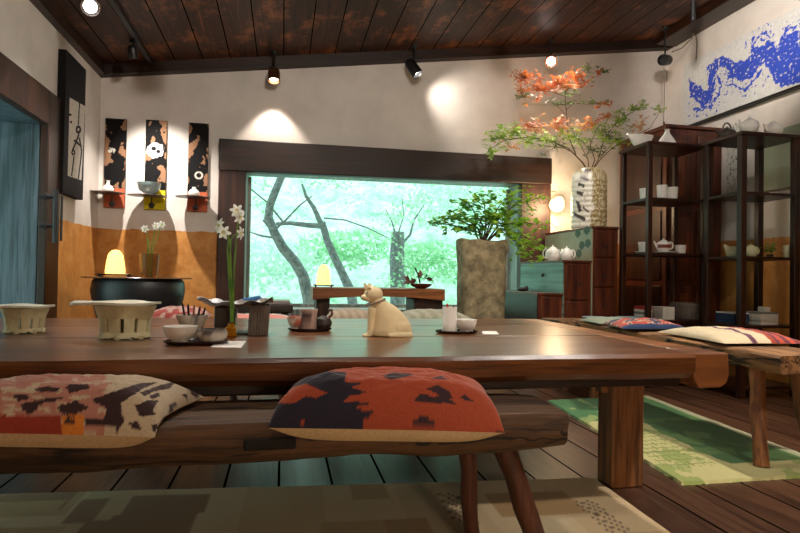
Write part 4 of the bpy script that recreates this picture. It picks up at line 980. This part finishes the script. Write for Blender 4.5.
tp = onx(552, 258, a2.x+.08); teapot('round cream teapot with a brown stain, left one on the middle chest step', (a2.x+.12, 4.62, zm+.0005), .064, M['cer_w'], 'side', .12, 1)
teapot('small white teapot with a looped handle, right one on the middle chest step', (a2.x+.115, 4.36, zm+.0005), .052, M['cer_w'], 'side', .1, -1)
MB_ = MB().ell((a.x+.1, 4.7, zl+.018), .05, .03, .018).ell((a.x+.13, 4.7, zl+.03), .02, .014, .018)
tag(MB_.build('pebble_figure', M['cer_dk'], base=(a.x+.1, 4.7, zl)), 'small dark stone figure on the lowest chest step', 'figurine')

# big speckled vase
VY = 4.55
vc = ony(590, 225, VY); s_ = px2m(vc); R0 = 17.5*s_; hv = 62*s_; vc = Vector((ony(589, 200, VY).x, VY, zt3+.0005))
s6 = lambda L: sc(L, 560, 160, 6.66)
strokes = [s6(L) for L in ([(165, 48), (222, 72), (216, 92), (160, 70)], [(135, 105), (192, 125), (186, 143), (133, 122)], [(120, 148), (166, 163), (160, 188), (150, 180), (145, 170), (120, 176)], [(113, 205), (157, 215), (150, 243), (112, 226)], [(105, 268), (130, 280), (145, 340), (125, 350)], [(90, 345), (172, 385), (165, 412), (88, 368)], [(150, 300), (195, 345), (190, 355), (150, 320)])]
def p_vase(v):
    x, y = pj(v)
    if v.y < VY+.03:
        for i, q in enumerate(strokes):
            if inpoly(x+.3*fbm(y, x), y, q): return K(70, 64, 60) if i != 1 else K(140, 136, 140)
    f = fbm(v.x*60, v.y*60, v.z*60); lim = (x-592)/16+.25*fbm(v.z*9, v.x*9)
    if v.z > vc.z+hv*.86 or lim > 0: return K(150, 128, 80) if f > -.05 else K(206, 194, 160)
    return K(236, 232, 220) if f > -.5 else K(190, 176, 140)
bv = thing('speckled_vase', 'large cream stoneware vase with dark brush characters on the tallest chest', 'vase', vc)
pr = [(R0*.9, 0), (R0*.98, hv*.02)]+[(R0*(1+.015*math.sin(i)), hv*(.04+.76*i/60)) for i in range(61)]+[(R0*.97, hv*.86), (R0*.86, hv*.93), (R0*.66, hv*.98), (R0*.4, hv), (R0*.34, hv*.99), (R0*.3, hv*.9), (0, hv*.88)]
m = MB().lathe(vc, pr, 120, sx=1, sy=.9); o = m.build('vase_body', M['glazed'], bv, paint=p_vase, ang=60)

# azalea arrangement
AZ = thing('azalea_branches', 'spreading azalea branches with orange blossom and green leaves in the speckled vase', 'flowers', vc+Vector((0, 0, hv*.95)))
LA = leafmat('azalea_leaves', K(96, 140, 44), K(176, 206, 84), .35)
LD = leafmat('azalea_dark_leaves', K(52, 78, 34), K(100, 124, 52), .3)
BL = leafmat('azalea_blossom', K(176, 84, 30), K(204, 122, 62), .3)
BL2 = leafmat('azalea_pale_blossom', K(204, 130, 80), K(214, 170, 112), .3)
z_ = lambda px, py, dy=0: ony(px, py, VY+dy)
root = Vector((vc.x, VY, vc.z+hv*.9))
brs = [([(583, 163), (572, 152), (552, 141), (528, 137), (505, 140), (488, 150)], .0, .008), ([(583, 163), (568, 148), (556, 143), (530, 130), (510, 128)], .1, .006), ([(576, 155), (568, 135), (567, 118), (565, 100), (566, 88)], .05, .006), ([(565, 96), (552, 92), (535, 90), (518, 94)], .02, .004), ([(566, 92), (578, 78), (588, 68), (592, 60)], .1, .003), ([(566, 90), (590, 80), (604, 72)], .0, .003), ([(566, 110), (575, 103), (592, 105), (610, 102)], -.05, .003), ([(566, 115), (556, 105), (542, 100)], .0, .0025), ([(600, 160), (612, 148), (630, 138), (650, 128), (662, 108)], -.1, .005), ([(598, 160), (604, 140), (618, 120), (640, 108)], .05, .005), ([(595, 160), (590, 145), (596, 130), (606, 118)], -.05, .005), ([(588, 160), (578, 140), (585, 125)], -.1, .004), ([(600, 158), (615, 140), (622, 138), (636, 142)], -.15, .003)]
st2 = MB()
for L, dy, r_ in brs:
    P_ = [z_(x, y, dy) for x, y in L]
    if L[0][1] > 158: P_ = [root]+P_
    st2.tube(P_, [r_*(1-.7*i/(len(P_)-1)) for i in range(len(P_))], 6)
st2.build('branch', STEM, AZ)
rg = random.Random(31)
def spray(mat_, nm_, px, py, wx, wy, n, size, dy=0, up=.8):
    mb = MB()
    for _ in range(int(n*1.8)):
        c = z_(px+rg.gauss(0, wx), py+rg.gauss(0, wy), dy+rg.gauss(0, .05)); k = rv3(rg)
        mb.tube([z_(px, py+2, dy), c], [.0022, .001], 4)
        nn_ = Vector((rg.gauss(0, .5), rg.gauss(-.3, .5), up))
        for j in range(3):
            leaf(mb, c, nn_, Matrix.Rotation(j*1.3-1.3, 3, nn_.normalized()) @ k, size*rg.uniform(.55, .95), .5)
    mb.build(nm_, mat_, AZ, smooth=False)
for px, py, wx, wy, n in ((500, 136, 7, 4, 26), (494, 150, 6, 3, 16), (515, 131, 8, 4, 26), (528, 140, 7, 4, 22), (545, 138, 9, 5, 22), (620, 120, 6, 5, 20), (636, 108, 5, 2, 10), (615, 140, 8, 4, 22), (641, 104, 4, 2, 8), (660, 108, 3, 2, 6), (575, 136, 8, 7, 22), (600, 130, 7, 6, 18)): spray(LA, 'leaf_spray', px, py, wx, wy, n, .045)
for px, py, wx, wy, n in ((555, 145, 9, 5, 16), (590, 148, 7, 5, 14), (560, 103, 12, 2, 12), (590, 102, 6, 1.5, 8), (588, 68, 3, 6, 12), (604, 71, 3, 1.5, 7), (524, 95, 6, 3, 12), (598, 150, 5, 3, 8), (608, 136, 10, 6, 18), (570, 92, 6, 3, 8)): spray(LD, 'leaf_spray', px, py, wx, wy, n, .038)
for px, py, wx, wy, n in ((524, 76, 7, 3.5, 34), (540, 78, 4, 4, 10), (522, 90, 5, 4, 22), (540, 88, 8, 3.5, 36), (558, 82, 6, 3.5, 40), (575, 76, 5, 3.5, 26), (580, 85, 5, 3, 20), (598, 72, 3, 1.5, 8), (610, 103, 4, 1.2, 8), (597, 106, 2, 2, 8), (606, 116, 5, 2, 12), (560, 122, 5, 3, 18), (530, 125, 8, 3, 14), (592, 122, 5, 3, 12), (538, 100, 3, 1.5, 4)): spray(BL, 'blossom', px, py, wx, wy, n, .036)
for px, py, wx, wy, n in ((560, 128, 9, 5, 26), (535, 128, 9, 3.5, 22), (585, 126, 7, 3.5, 18), (640, 126, 4, 3, 12), (560, 86, 9, 3, 14), (512, 146, 8, 4, 10)): spray(BL2, 'blossom', px, py, wx, wy, n, .038)


# wall sconce beside the window
sc_ = thing('wall_lamp', 'glowing rounded wall lamp between the window surround and the speckled vase', 'lamp', ony(558, 205, YB))
c = ony(559, 203, YB-.1)
MB().lathe(c+Vector((.03, .03, .05)), [(.025, 0), (.05, .03), (.07, .08), (.066, .12), (.04, .15), (0, .16)], 28, ax=(-.55, -.3, -.75)).build('lamp_shade', emis('sconce_glow', K(255, 206, 140), 2.4), sc_)
MB().tube([c+Vector((.03, .04, .06)), c+Vector((.05, .098, .02))], .014, 8).lathe((c.x+.05, YB, c.z+.02), [(.05, 0), (.045, .015)], 20, ax=(0, -1, 0)).build('bracket', M['iron'], sc_)
for nm, p, en, col, rad in (('sconce_light', c+Vector((-.1, -.16, -.05)), 9, (1, .72, .42), .06),):
    l = bpy.data.lights.new(nm, 'POINT'); l.energy = en; l.color = col; l.shadow_soft_size = rad; o = bpy.data.objects.new(nm, l); C.objects.link(o); o.location = p; 

# ------------------------------------------------------------------ cabinet and shelf towers
def tower(label, x0, x1, y0, y1, zs_, zt, group, post=.036):
    t = thing('shelf_tower', label, 'shelf unit', ((x0+x1)/2, (y0+y1)/2, 0), group)
    for px_ in (x0, x1-post):
        for py_ in (y0, y1-post):
            MB().box(px_, px_+post, py_, py_+post, 0, zt-.025).build('post', M['tower'], t, bevel=.003)
    MB().box(x0-.01, x1+.01, y0-.01, y1+.01, zt-.0245, zt).build('top_board', M['tower'], t, bevel=.003)
    for z in zs_: MB().box(x0+.004, x1-.004, y0+.004, y1-.004, z-.02, z).build('shelf', M['tower'], t, bevel=.002)
    return t
LY = 3.85
lx0 = ony(649, 142, LY).x; lx1 = ony(708, 148, LY).x; lz = ony(650, 141, LY).z; ls = [ony(650, y_, LY).z for y_ in (197, 252.5)]+[.5, .08]
tower('dark wooden shelf tower with white cups, left of the taller-looking tower', lx0, lx1, LY, 4.22, ls, lz, 'open shelf towers by the right wall')
RY = 3.4
rx0 = ony(742, 132, RY).x; rx1 = ony(801, 135, RY).x; rz = ony(743, 131, RY).z; rs = [ony(743, y_, RY).z for y_ in (191, 256)]+[.5, .08]
tower('dark wooden shelf tower nearest the camera at the right, teapots on top', rx0, rx1, RY, 3.76, rs, rz, 'open shelf towers by the right wall', .044)
# brown panelled cabinet behind
cby = 4.36; cbm = ony(667, 126, cby).x; cbx1 = 3.72
zc1 = ony(690, 126, cby).z-.03
cb = thing('brown_cabinet', 'red-brown panelled wooden cabinet standing behind the left shelf tower', 'cabinet', ((cbm+cbx1)/2, 4.8, 0))
MB().box(cbm, cbx1, cby, 5.06, 0, zc1).build('carcass', M['redwood'], cb, bevel=.004)
MB().box(cbm-.02, cbx1+.02, cby-.02, 5.07, zc1, zc1+.03).build('cornice', M['redwood'], cb, bevel=.006)
nc = 2
for (z0, z1) in ((.1, .75), (.8, 1.4), (1.45, zc1-.05)): MB().box(cbm-.012, cbm-.0005, cby+.06, 5.0, z0, z1).build('side_panel', M['tower'], cb, bevel=.004)
for i in range(nc):
    w_ = (cbx1-cbm)/nc
    for (z0, z1) in ((.1, .75), (.8, 1.4), (1.45, zc1-.05)):
        dd = MB().box(cbm+i*w_+.02, cbm+(i+1)*w_-.02, cby-.016, cby-.0005, z0, z1).build('door', M['redwood'], cb, bevel=.006)
        MB().box(cbm+i*w_+.07, cbm+(i+1)*w_-.07, cby-.026, cby-.0165, z0+.06, z1-.06).build('door_panel', M['chest'], dd, bevel=.006)
# things on the left tower
def on_shelf(px, py, y, z): p = ony(px, py, y); return Vector((p.x, y, z+.0005))
y_ = LY+.12
c = on_shelf(641, 140, y_+.06, lz); c.x = max(c.x, lx0+.03)
bo = thing('boat_pourer', 'white boat-shaped pourer at the left on top of the left shelf tower', 'jug', c)
MB().lathe(c, [(.04, 0), (.055, .015), (.075, .06), (.082, .085), (.074, .085), (.06, .04), (0, .02)], 26, sx=1.25, sy=.7).tube([c+Vector((-.07, 0, .055)), c+Vector((-.12, 0, .09))], [.022, .01], 8).build('pourer_body', M['cer_w'], bo)
c = on_shelf(667, 140, y_, lz)
cv = thing('conical_vase', 'white conical bottle vase with a brown stick on the left shelf tower', 'vase', c)
MB().lathe(c, [(.07, 0), (.08, .012), (.06, .05), (.026, .095), (.016, .12), (.022, .132), (.014, .13), (0, .11)], 26, sy=.75).build('vase_body', M['cer_w'], cv)
tag(MB().tube([c+Vector((0, 0, .1)), c+Vector((-.03, 0, .19))], .006, 8).build('stick', M['cer_br'], base=c+Vector((0, 0, .1))), 'short brown stick standing in the conical white vase', 'stick')
def cup_(label, px, y, z, r, h, group=None, mat='cer_w', name='tea_cup', ribs=None):
    c = on_shelf(px, 190, y, z)
    return vessel(name, label, 'cup', c, r, h, M[mat], group=group, prof=[(r*.75, 0), (r*.82, h*.05), (r*.9, h*.4), (r, h), (r*.9, h), (r*.8, h*.4), (r*.7, h*.1), (0, h*.1)])
def plate_(label, px, y, z, r, group=None, mat='cer_w'):
    c = on_shelf(px, 190, y, z); return vessel('saucer', label, 'plate', c, r, .012, M[mat], group=group, prof=[(r*.5, 0), (r*.7, .002), (r, .01), (r*.98, .013), (r*.65, .006), (0, .005)])
z = ls[0]
cup_('single white cup left of the front post on the upper shelf of the left tower', 645, LY+.2, z, .042, .095)
cup_('tall white cup just right of the post, upper shelf of the left tower', 662, LY+.13, z, .04, .115)
cup_('wide white cup with wavy rim, rightmost on the upper shelf of the left tower', 672, LY+.17, z, .045, .11)
z = ls[1]
plate_('white saucer under the left cup on the middle shelf of the left tower', 644, LY+.18, z, .065, 'white saucers on the middle shelf of the left tower')
c = on_shelf(644, 190, LY+.18, z+.0135); vessel('tea_cup', 'white cup on a saucer, left of the post, middle shelf of left tower', 'cup', c, .04, .075, M['cer_w'], prof=[(.025, 0), (.034, .01), (.042, .075), (.037, .075), (.03, .015), (0, .01)])
plate_('wide white saucer under the banded teapot on the middle shelf of the left tower', 667, LY+.13, z, .09)
c = on_shelf(664, 190, LY+.13, z+.0135)
tpb = teapot('white teapot with a dark red band on the middle shelf of the left tower', c, .058, M['cer_w'], 'side', .09, -1)
MB().lathe(c+Vector((0, 0, .03)), [(.0585, 0), (.0592, .008), (.0592, .022), (.0585, .026)], 30).build('red_band', plain('dark_red_glaze', K(120, 44, 36), .3), tpb)
cup_('white cup right of the banded teapot on the middle shelf of the left tower', 681, LY+.2, z, .042, .075)
z = ls[2]
def stack(labelf, px, y, z, w_, d_, hs, mats, name, cat, group, jx=.004):
    c = on_shelf(px, 300, y, z); zz_ = c.z; rg_ = random.Random(int(px))
    for i, h_ in enumerate(hs):
        j = rg_.uniform(-jx, jx); m_ = mats[i % len(mats)]
        o = thing(name, labelf(i, len(hs)), cat, (c.x+j, y, zz_), group) if False else None
        ob = MB().box(c.x-w_/2+j, c.x+w_/2+j, y-d_/2+j, y+d_/2+j, zz_, zz_+h_-.0006).build(name, m_, base=(c.x, y, zz_), bevel=.0015)
        tag(ob, labelf(i, len(hs)), cat, group); zz_ += h_
    return zz_
RD = plain('red_cover', K(170, 40, 46), .5); NV = plain('navy_cover', K(40, 58, 90), .5); WH = plain('white_cover', K(208, 202, 190), .6); GR = plain('grey_cover_b', K(126, 120, 114), .6)
stack(lambda i, n: ['bottom dark box', 'lower white box, second from bottom,', 'middle dark box', 'upper white box, second from top,', 'topmost red box'][i]+' in the little pile on the left tower', 643, LY+.12, z, .075, .12, [.02, .018, .02, .018, .024], [NV, WH, GR, WH, RD], 'small_box', 'box', 'small boxes piled on the low shelf of the left tower')
zt_ = stack(lambda i, n: 'white box just right of the post in a low pile on the left tower', 663, LY+.12, z, .1, .14, [.024]*4, [WH], 'white_box', 'box', 'identical white boxes on the low shelf of the left tower')
c = on_shelf(688, 300, LY+.17, z)
vessel('storage_drum', 'round grey-brown ribbed storage drum on the low shelf of the left tower', 'drum', c, .14, .13, plain('grey_bamboo', K(96, 84, 76), .7, .3, 14), prof=[(.125, 0), (.13, .01)]+[(.13+.003*(i % 2), .015+.012*i) for i in range(9)]+[(.128, .125), (0, .13)])
sig = plain('amber_plastic', K(220, 120, 60), .4)
# things on the right tower
y_ = RY+.12
teapot('dark metallic teapot with a top handle, leftmost on the right shelf tower', on_shelf(727, 130, RY+.26, rz), .066, plain('gunmetal_glaze', K(84, 78, 72), .3, .2, 12, metal=.4), 'top', .085, -1)
teapot('white teapot, middle one of three on top of the right shelf tower', on_shelf(749, 128, RY+.07, rz), .06, M['cer_w'], 'side', .108, -1)
teapot('white round teapot, rightmost on top of the right shelf tower', on_shelf(773, 128, RY+.075, rz), .056, M['cer_w'], 'side', .1, -1)
z = rs[0]
pk = on_shelf(750, 188, RY+.2, z)
tag(MB().ell(pk+Vector((0, 0, .014)), .03, .02, .014).build('pink_sweet', plain('pink_glaze', K(180, 50, 110), .4), base=pk), 'small pink lump on the upper shelf of the right tower', 'ornament')
c = on_shelf(770, 190, RY+.17, z)
vessel('flat_plate', 'wide flat pale plate on the upper shelf of the right tower', 'plate', c, .1, .016, M['cer_w'], prof=[(.05, 0), (.08, .003), (.11, .014), (.107, .017), (.07, .008), (0, .006)])
c = on_shelf(722, 190, RY+.26, z); c.x = rx0+.16; c.y = RY+.2
vessel('glass_plate', 'pale shallow plate at the left of the upper shelf of the right tower', 'plate', c, .1, .014, M['celadon'], prof=[(.05, 0), (.07, .003), (.09, .012), (.087, .014), (.06, .007), (0, .005)])
z = rs[1]
c = on_shelf(733, 250, RY+.22, z); c.x = max(c.x, rx0+.09)
jg = thing('spouted_jug', 'white jug with a broad pointed spout on the middle shelf of the right tower', 'jug', c)
MB().lathe(c, [(.03, 0), (.045, .015), (.052, .05), (.04, .078), (.034, .078), (.044, .05), (.03, .012), (0, .01)], 24).tube([c+Vector((-.03, 0, .045)), c+Vector((-.085, -.01, .088))], [.03, .006], 10).build('jug_body', M['cer_c'], jg)
teapot('cream teapot behind the front post on the middle shelf of the right tower', on_shelf(751, 250, RY+.15, z), .048, M['cer_c'], 'side', .085, -1)
gp = on_shelf(770, 250, RY+.24, z)
gt = thing('potted_sprig', 'tiny green sprig in a dark pot on the middle shelf of the right tower', 'plant', gp)
MB().lathe(gp, [(.018, 0), (.026, .03), (.022, .03), (0, .022)], 16).build('pot', M['cer_dk'], gt)
m = MB(); rg = random.Random(4)
for _ in range(60): leaf(m, gp+Vector((rg.gauss(0, .022), rg.gauss(0, .02), .04+abs(rg.gauss(0, .03)))), rv3(rg), rv3(rg)+Vector((0, 0, .6)), .025, .5)
m.build('foliage', LG2, gt, smooth=False)
c = on_shelf(788, 250, RY+.1, z)
vessel('cream_vase', 'cream crumpled vase at the right on the middle shelf of the right tower', 'vase', c, .03, .085, M['cer_c'], prof=[(.022, 0), (.03, .012), (.026, .03), (.034, .05), (.028, .07), (.034, .09), (.028, .09), (.02, .03), (0, .015)])
z = rs[2]
stack(lambda i, n: ('topmost pale magazine' if i == n-1 else 'dark blue magazine')+' in the left pile on the low shelf of the right tower', 732, RY+.2, z, .12, .18, [.014]*5+[.01], [NV, NV, NV, NV, NV, WH], 'magazine', 'magazine', 'magazines in the left pile of the right tower')
zt_ = stack(lambda i, n: ('topmost wider grey book' if i == n-1 else 'white paperback under it')+' in the right-hand pile on the right tower low shelf', 760, RY+.12, z, .14, .17, [.015]*5+[.013], [WH, WH, WH, WH, WH, GR], 'paperback', 'book', 'paperbacks in the right pile of the right tower')
c = ony(763, 292, RY+.12)
tag(MB().box(c.x-.025, c.x+.025, RY+.08, RY+.14, zt_+.0005, zt_+.035).build('card_box', WH, base=(c.x, RY+.11, zt_), bevel=.002), 'little white box on top of the right pile of paperbacks', 'box')

# plates at the far end of the right bench
c = Vector((2.1, 3.86, 0))
simple_bench('low stool beyond the right-hand bench, with two pale plates on it', 1.93, 2.6, 3.8, 4.1, .5, .05, M['bench_y'], name='wooden_stool')
for px, lb in ((597, 'pale shallow plate, left one on the stool beyond the right-hand bench'), (630, 'pale shallow plate, right one on the stool beyond the right-hand bench')):
    p = ony(px, 317, 3.93); vessel('shallow_plate', lb, 'plate', (p.x, 3.94, .5005), .12, .015, M['celadon'], prof=[(.06, 0), (.09, .004), (.105, .016), (.102, .018), (.08, .008), (0, .006)])

# ------------------------------------------------------------------ right wall: blue splash painting, framed picture
yA, yB2 = 4.852, 3.2; zT, zB = 2.845, 2.262
s44 = lambda L: sc(L, 680, 0, 4.44)
blue = [s44([(40, 350), (75, 375), (100, 400), (125, 400), (130, 330), (125, 300), (150, 262), (190, 243), (225, 265), (245, 280), (270, 270), (300, 255), (320, 240), (318, 190), (350, 160), (390, 165), (415, 190), (425, 215), (440, 205), (460, 165), (500, 140), (533, 135), (580, 150), (700, 120), (700, 330), (560, 355), (500, 372), (440, 390), (415, 350), (392, 312), (375, 275), (350, 290), (330, 330), (300, 362), (270, 355), (240, 345), (225, 330), (205, 300), (180, 300), (160, 340), (150, 400), (140, 450), (115, 485), (85, 460), (60, 440), (40, 400)])]
wisps = [s44([(315, 195), (325, 172), (350, 150), (385, 145), (405, 165)]), s44([(440, 205), (455, 160), (490, 120), (540, 110), (600, 130)]), s44([(245, 380), (290, 405), (340, 350), (370, 300)]), s44([(160, 330), (180, 380), (165, 430), (130, 480)]), s44([(205, 320), (235, 345), (230, 370), (190, 390)]), s44([(60, 490), (130, 480), (160, 440)])]
holes = [s44([(330, 190), (350, 170), (385, 180), (370, 200), (335, 205)])]
def p_splash(v):
    if v.x > XR-.0405: return K(196, 190, 178)
    x, y = pj(v); x2 = x+2.6*fbm(v.y*9, v.z*9, 1)+1.6*fbm(v.y*32, v.z*32, 5); y2 = y+2.6*fbm(v.y*9, v.z*9, 11)+1.6*fbm(v.y*32, v.z*32, 15)
    n_ = fbm(v.y*40, v.z*40, 2)
    BLU = K(58, 84, 196)
    if any(inpoly(x2, y2, q) for q in blue) and not any(inpoly(x2, y2, q) for q in holes):
        return K(222, 218, 210) if n_ > .42 else BLU
    for L in wisps:
        d_ = min(sd(x2, y2, L[i], L[i+1]) for i in range(len(L)-1))
        if d_ < .9+1.8*fbm(v.y*14, v.z*14, 8): return BLU
        if d_ < 9 and n_ > .4: return BLU
    return K(214, 214, 212)
m = MB().grid(lambda u, v: Vector((XR-.041, yA+(yB2-yA)*u, zB+(zT-zB)*v)), 330, 140); m.box(XR-.04, XR-.002, yB2, yA, zB, zT)
pg = thing('splash_painting', 'wide white canvas with a rolling bright blue paint splash on the right wall', 'painting', (XR, (yA+yB2)/2, zB))
m.build('canvas', M['paint'], pg, smooth=False, paint=p_splash)
MB().box(XR-.045, XR-.001, yB2, yA, zB-.02, zB-.001).build('hanging_rail', M['blk'], pg)
fy0, fy1 = onx(757, 180, XR-.02).y, onx(800, 170, XR-.02).y-.2
fz1, fz0 = 1.98, 1.52
fp = thing('framed_picture', 'pale green-grey framed sheet on the right wall seen through the right shelf tower', 'picture', (XR, (fy0+fy1)/2, fz0))
MB().box(XR-.02, XR-.001, fy1, fy0, fz0, fz1).build('sheet', plain('pale_green_sheet', K(150, 164, 144), .5, .06, 3), fp)
MB().box(XR-.026, XR-.0205, fy1, fy0, fz0-.02, fz0).box(XR-.026, XR-.0205, fy0-.03, fy0, fz0, fz1).build('frame', M['tower'], fp)
hy0, hy1 = onx(727, 150, XR-.01).y, onx(743, 150, XR-.01).y
hs = thing('hanging_scroll', 'white sheet with a grey plant drawing on the right wall behind the right tower', 'picture', (XR, hy0, 1.6))
def p_plant(v): return K(104, 104, 98) if abs(fbm(v.y*16, v.z*10, 3)) < .06 and abs(v.y-(hy0+hy1)/2) < .1 else K(206, 204, 196)
MB().grid(lambda u, v: Vector((XR-.012, hy0+(hy1-hy0)*u, 1.52+.62*v)), 30, 90).build('sheet', M['paint'], hs, smooth=False, paint=p_plant)
MB().tube([(XR-.016, hy0, 1.52), (XR-.016, hy1, 1.52)], .01, 8).build('roller', M['tower'], hs)

# ------------------------------------------------------------------ lights and fixtures
def light(nm, kind, p, en, col, tgt=None, size=.04, angle=70, blend=.5):
    l = bpy.data.lights.new(nm, kind); l.energy = en; l.color = col; l.shadow_soft_size = size
    o = bpy.data.objects.new(nm, l); C.objects.link(o); o.location = p
    if kind == 'SPOT':
        l.spot_size = R(angle); l.spot_blend = blend; o.rotation_euler = (Vector(tgt)-Vector(p)).to_track_quat('-Z', 'Y').to_euler()
    return o
def ceil_z(x): return zc(x)+UPG
def spot(label, p, aim, mat, lens, r=.045, ln=.11, en=40, col=(1, .9, .8), angle=75, blend=.6, size=.03, group='ceiling spotlights', on=True, top=None, tgt=None):
    p = Vector(p); d_ = (Vector(aim)-p).normalized()
    t = thing('ceiling_spotlight', label, 'spotlight', (p.x, p.y, ceil_z(p.x)-.001), group)
    MB().lathe(p-d_*ln*.6, [(r*.55, 0), (r*.9, ln*.12), (r, ln*.35), (r, ln), (r*.9, ln), (r*.86, ln*.8), (0, ln*.78)], 28, ax=d_).build('lamp_housing', mat, t, ang=40)
    zc_ = ceil_z(p.x)-.003
    MB().tube([(p.x, p.y, zc_), (p.x, p.y, p.z+r*.6)], .008, 8).lathe((p.x, p.y, zc_), [(.03, 0), (.028, .02)], 20, ax=(0, 0, -1)).build('mount', M['blk'], t)
    MB().lathe(p+d_*(ln*.2), [(r*.7, 0), (r*.66, .004), (0, .01)], 24, ax=d_).build('lens', lens if on else M['blk'], t)
    if en: light('spot_beam', 'SPOT', p+d_*(ln*.45), en, col, tgt or aim, size, angle, blend)
    return t
def inray(px, py, y): return ony(px, py, y)
# lamp above the panels (small track spot), track rail
tz = inray(133, 53, 4.62)
spot('small black track spotlight near the back left corner', tz, (-1.0, 5.0, 1.3), M['blk'], M['lens'], .036, .09, 110, (1, .92, .84), 82, 1.0, .02, tgt=(-.93, 5.1, .75))
def ceil_pt(px, py, off=.0):
    d_ = ray(px, py); A_ = zc(0)+UPG-off; return EYE+d_*((A_-H)/(d_.z-ZS*d_.x))
r0, r1 = ceil_pt(108, 0, .02), ceil_pt(154, 62, .02)
r1.x = r0.x = (r0.x+r1.x)/2; r0.y = .6
tag(MB().box(r0.x-.018, r0.x+.018, r0.y, r1.y, zc(r0.x)+UPG-.035, zc(r0.x)+UPG-.004).build('track_rail', M['blk'], base=(r0.x, r1.y, zc(r0.x)+UPG-.02)), 'black lighting track running along the ceiling boards at the left', 'light track')
p = ceil_pt(90, 6, .1)
spot('white round spotlight shining towards the room at the top left', p, Vector((-.2, 1.5, .9)), M['chrome'], M['lens'], .055, .08, 70, (1, .9, .8), 95, .8, .04, tgt=(-.9, 3.6, .6))
p = inray(274, 76, 4.96)
spot('bronze spotlight over the left part of the window, lit', p, p+Vector((.02, -.25, -1)), M['bronze'], M['lens_warm'], .05, .12, 20, (1, .86, .74), 78, .5, .02, tgt=p+Vector((.0, .13, -1)))
p = inray(414, 69, 4.94)
spot('black cylinder spotlight over the middle of the window, tilted right', p, p+Vector((.5, -.22, -.75)), M['blk'], M['lens'], .05, .16, 15, (1, .9, .8), 95, 1.0, .03, tgt=p+Vector((1.3, .25, -.5)))
p = inray(551, 61, 4.95)
spot('white round spotlight over the azaleas, facing the camera', p, (.9, 1.2, .5), M['chrome'], M['lens'], .055, .09, 90, (1, .9, .8), 85, .7, .04, tgt=(1.6, 2.4, .5))
p = inray(665, 60, 4.75)
spot('black spotlight at the back right corner beam, turned off', p, p+Vector((-.8, -.4, -.2)), M['blk'], M['blk'], .05, .12, 0, on=False)
# added spotlights, unseen outside the frame, brightening what they aim at
for (x, y, tg, en, an, lb) in ((2.3, 3.0, (3.75, 4.1, 2.75), 75, 62, 'added unseen black ceiling spotlight above the right bench, aimed at the blue painting'),
                           (2.6, 2.0, (2.1, 2.6, .4), 150, 70, 'added unseen black ceiling spotlight near the right wall, aimed at the right bench'),
                           (2.2, 3.2, (2.1, 4.7, 1.5), 42, 55, 'added unseen black ceiling spotlight aimed at the speckled vase'),
                           (.5, 1.2, (.2, 4.6, 1.7), 85, 115, 'added unseen black ceiling spotlight above the camera, aimed at the back wall'),
                           (-.2, 2.9, (.3, 2.5, .6), 62, 85, 'added unseen black ceiling spotlight above the long table'),
 (.1, 1.0, (.1, 1.5, .4), 24, 80, 'added unseen black ceiling spotlight right above the foreground bench'),
 (2.3, 1.6, (3.0, 3.7, 1.5), 34, 55, 'added unseen black ceiling spotlight aimed at the two shelf towers'),
 (1.2, 3.1, (1.55, 4.2, 1.15), 46, 52, 'added unseen black ceiling spotlight aimed at the potted maple'), (1.9, .2, (1.45, 1.9, .3), 90, 60, 'added unseen black ceiling spotlight behind the camera, aimed at the table end')):
    spot(lb, (x, y, ceil_z(x)-.14), tg, M['blk'], M['lens_warm'], .05, .12, en, (1, .9, .8), an, .8, .06, tgt=tg)

# fill lantern added behind the viewpoint, unseen, to light under the table
fl = thing('fill_lantern', 'added unseen fill lantern of white paper on a dark base near the front wall', 'lamp', (.7, -1.15, 0))
MB().box(.52, .88, -1.33, -.97, 0, .05).build('base', M['darkwood'], fl, bevel=.004)
m = MB()
for ax_ in (.54, .86):
    for ay_ in (-1.31, -.99): m.box(ax_-.012, ax_+.012, ay_-.012, ay_+.012, .0505, 1.0)
m.build('frame', M['darkwood_z'], fl)
MB().lathe((.7, -1.15, .1), [(.13, 0), (.135, .4), (.13, .85)], 24).build('fill_lantern_shade', emis('fill_lantern_glow', K(255, 224, 184), 3), fl)
light('fill_lantern_light', 'POINT', (.7, -.85, .8), 15, (1, .82, .62), size=.2)

# cables by the right beam
cw = plain('grey_cable', K(120, 112, 104), .6)
def cable(label, pts_, r_, mat=cw): tag(MB().tube(pts_, r_, 6).build('cable', mat, base=pts_[0]), label, 'cable')
cable('thin cable hanging straight down from the corner spotlight', [ony(x, y, 4.78) for x, y in ((664, 68), (664.5, 90), (664, 110), (663, 134))], .004)
cable('twisted grey cable looping from the beam to the corner spotlight', [ony(x, y, 4.7) for x, y in ((693, 20), (695, 28), (692, 38), (682, 48), (672, 52))], .006)
cable('short pale cable dropping from the beam beside the blue painting', [onx(x, y, XR-.01) for x, y in ((694, 25), (697, 42), (696, 60))], .005)
pp = [ceil_pt(695, -6, .02), ceil_pt(694, 16, .1)]; a_ = ony(695, -8, 3.9); b_ = ony(693, 21, 3.9); a_.z = ceil_z(a_.x)-.002; a_.x = b_.x
tag(MB().tube([a_, b_], .018, 10).build('hanging_rod', M['blk'], base=b_), 'dark rod hanging from the ceiling near the right beam', 'rod')
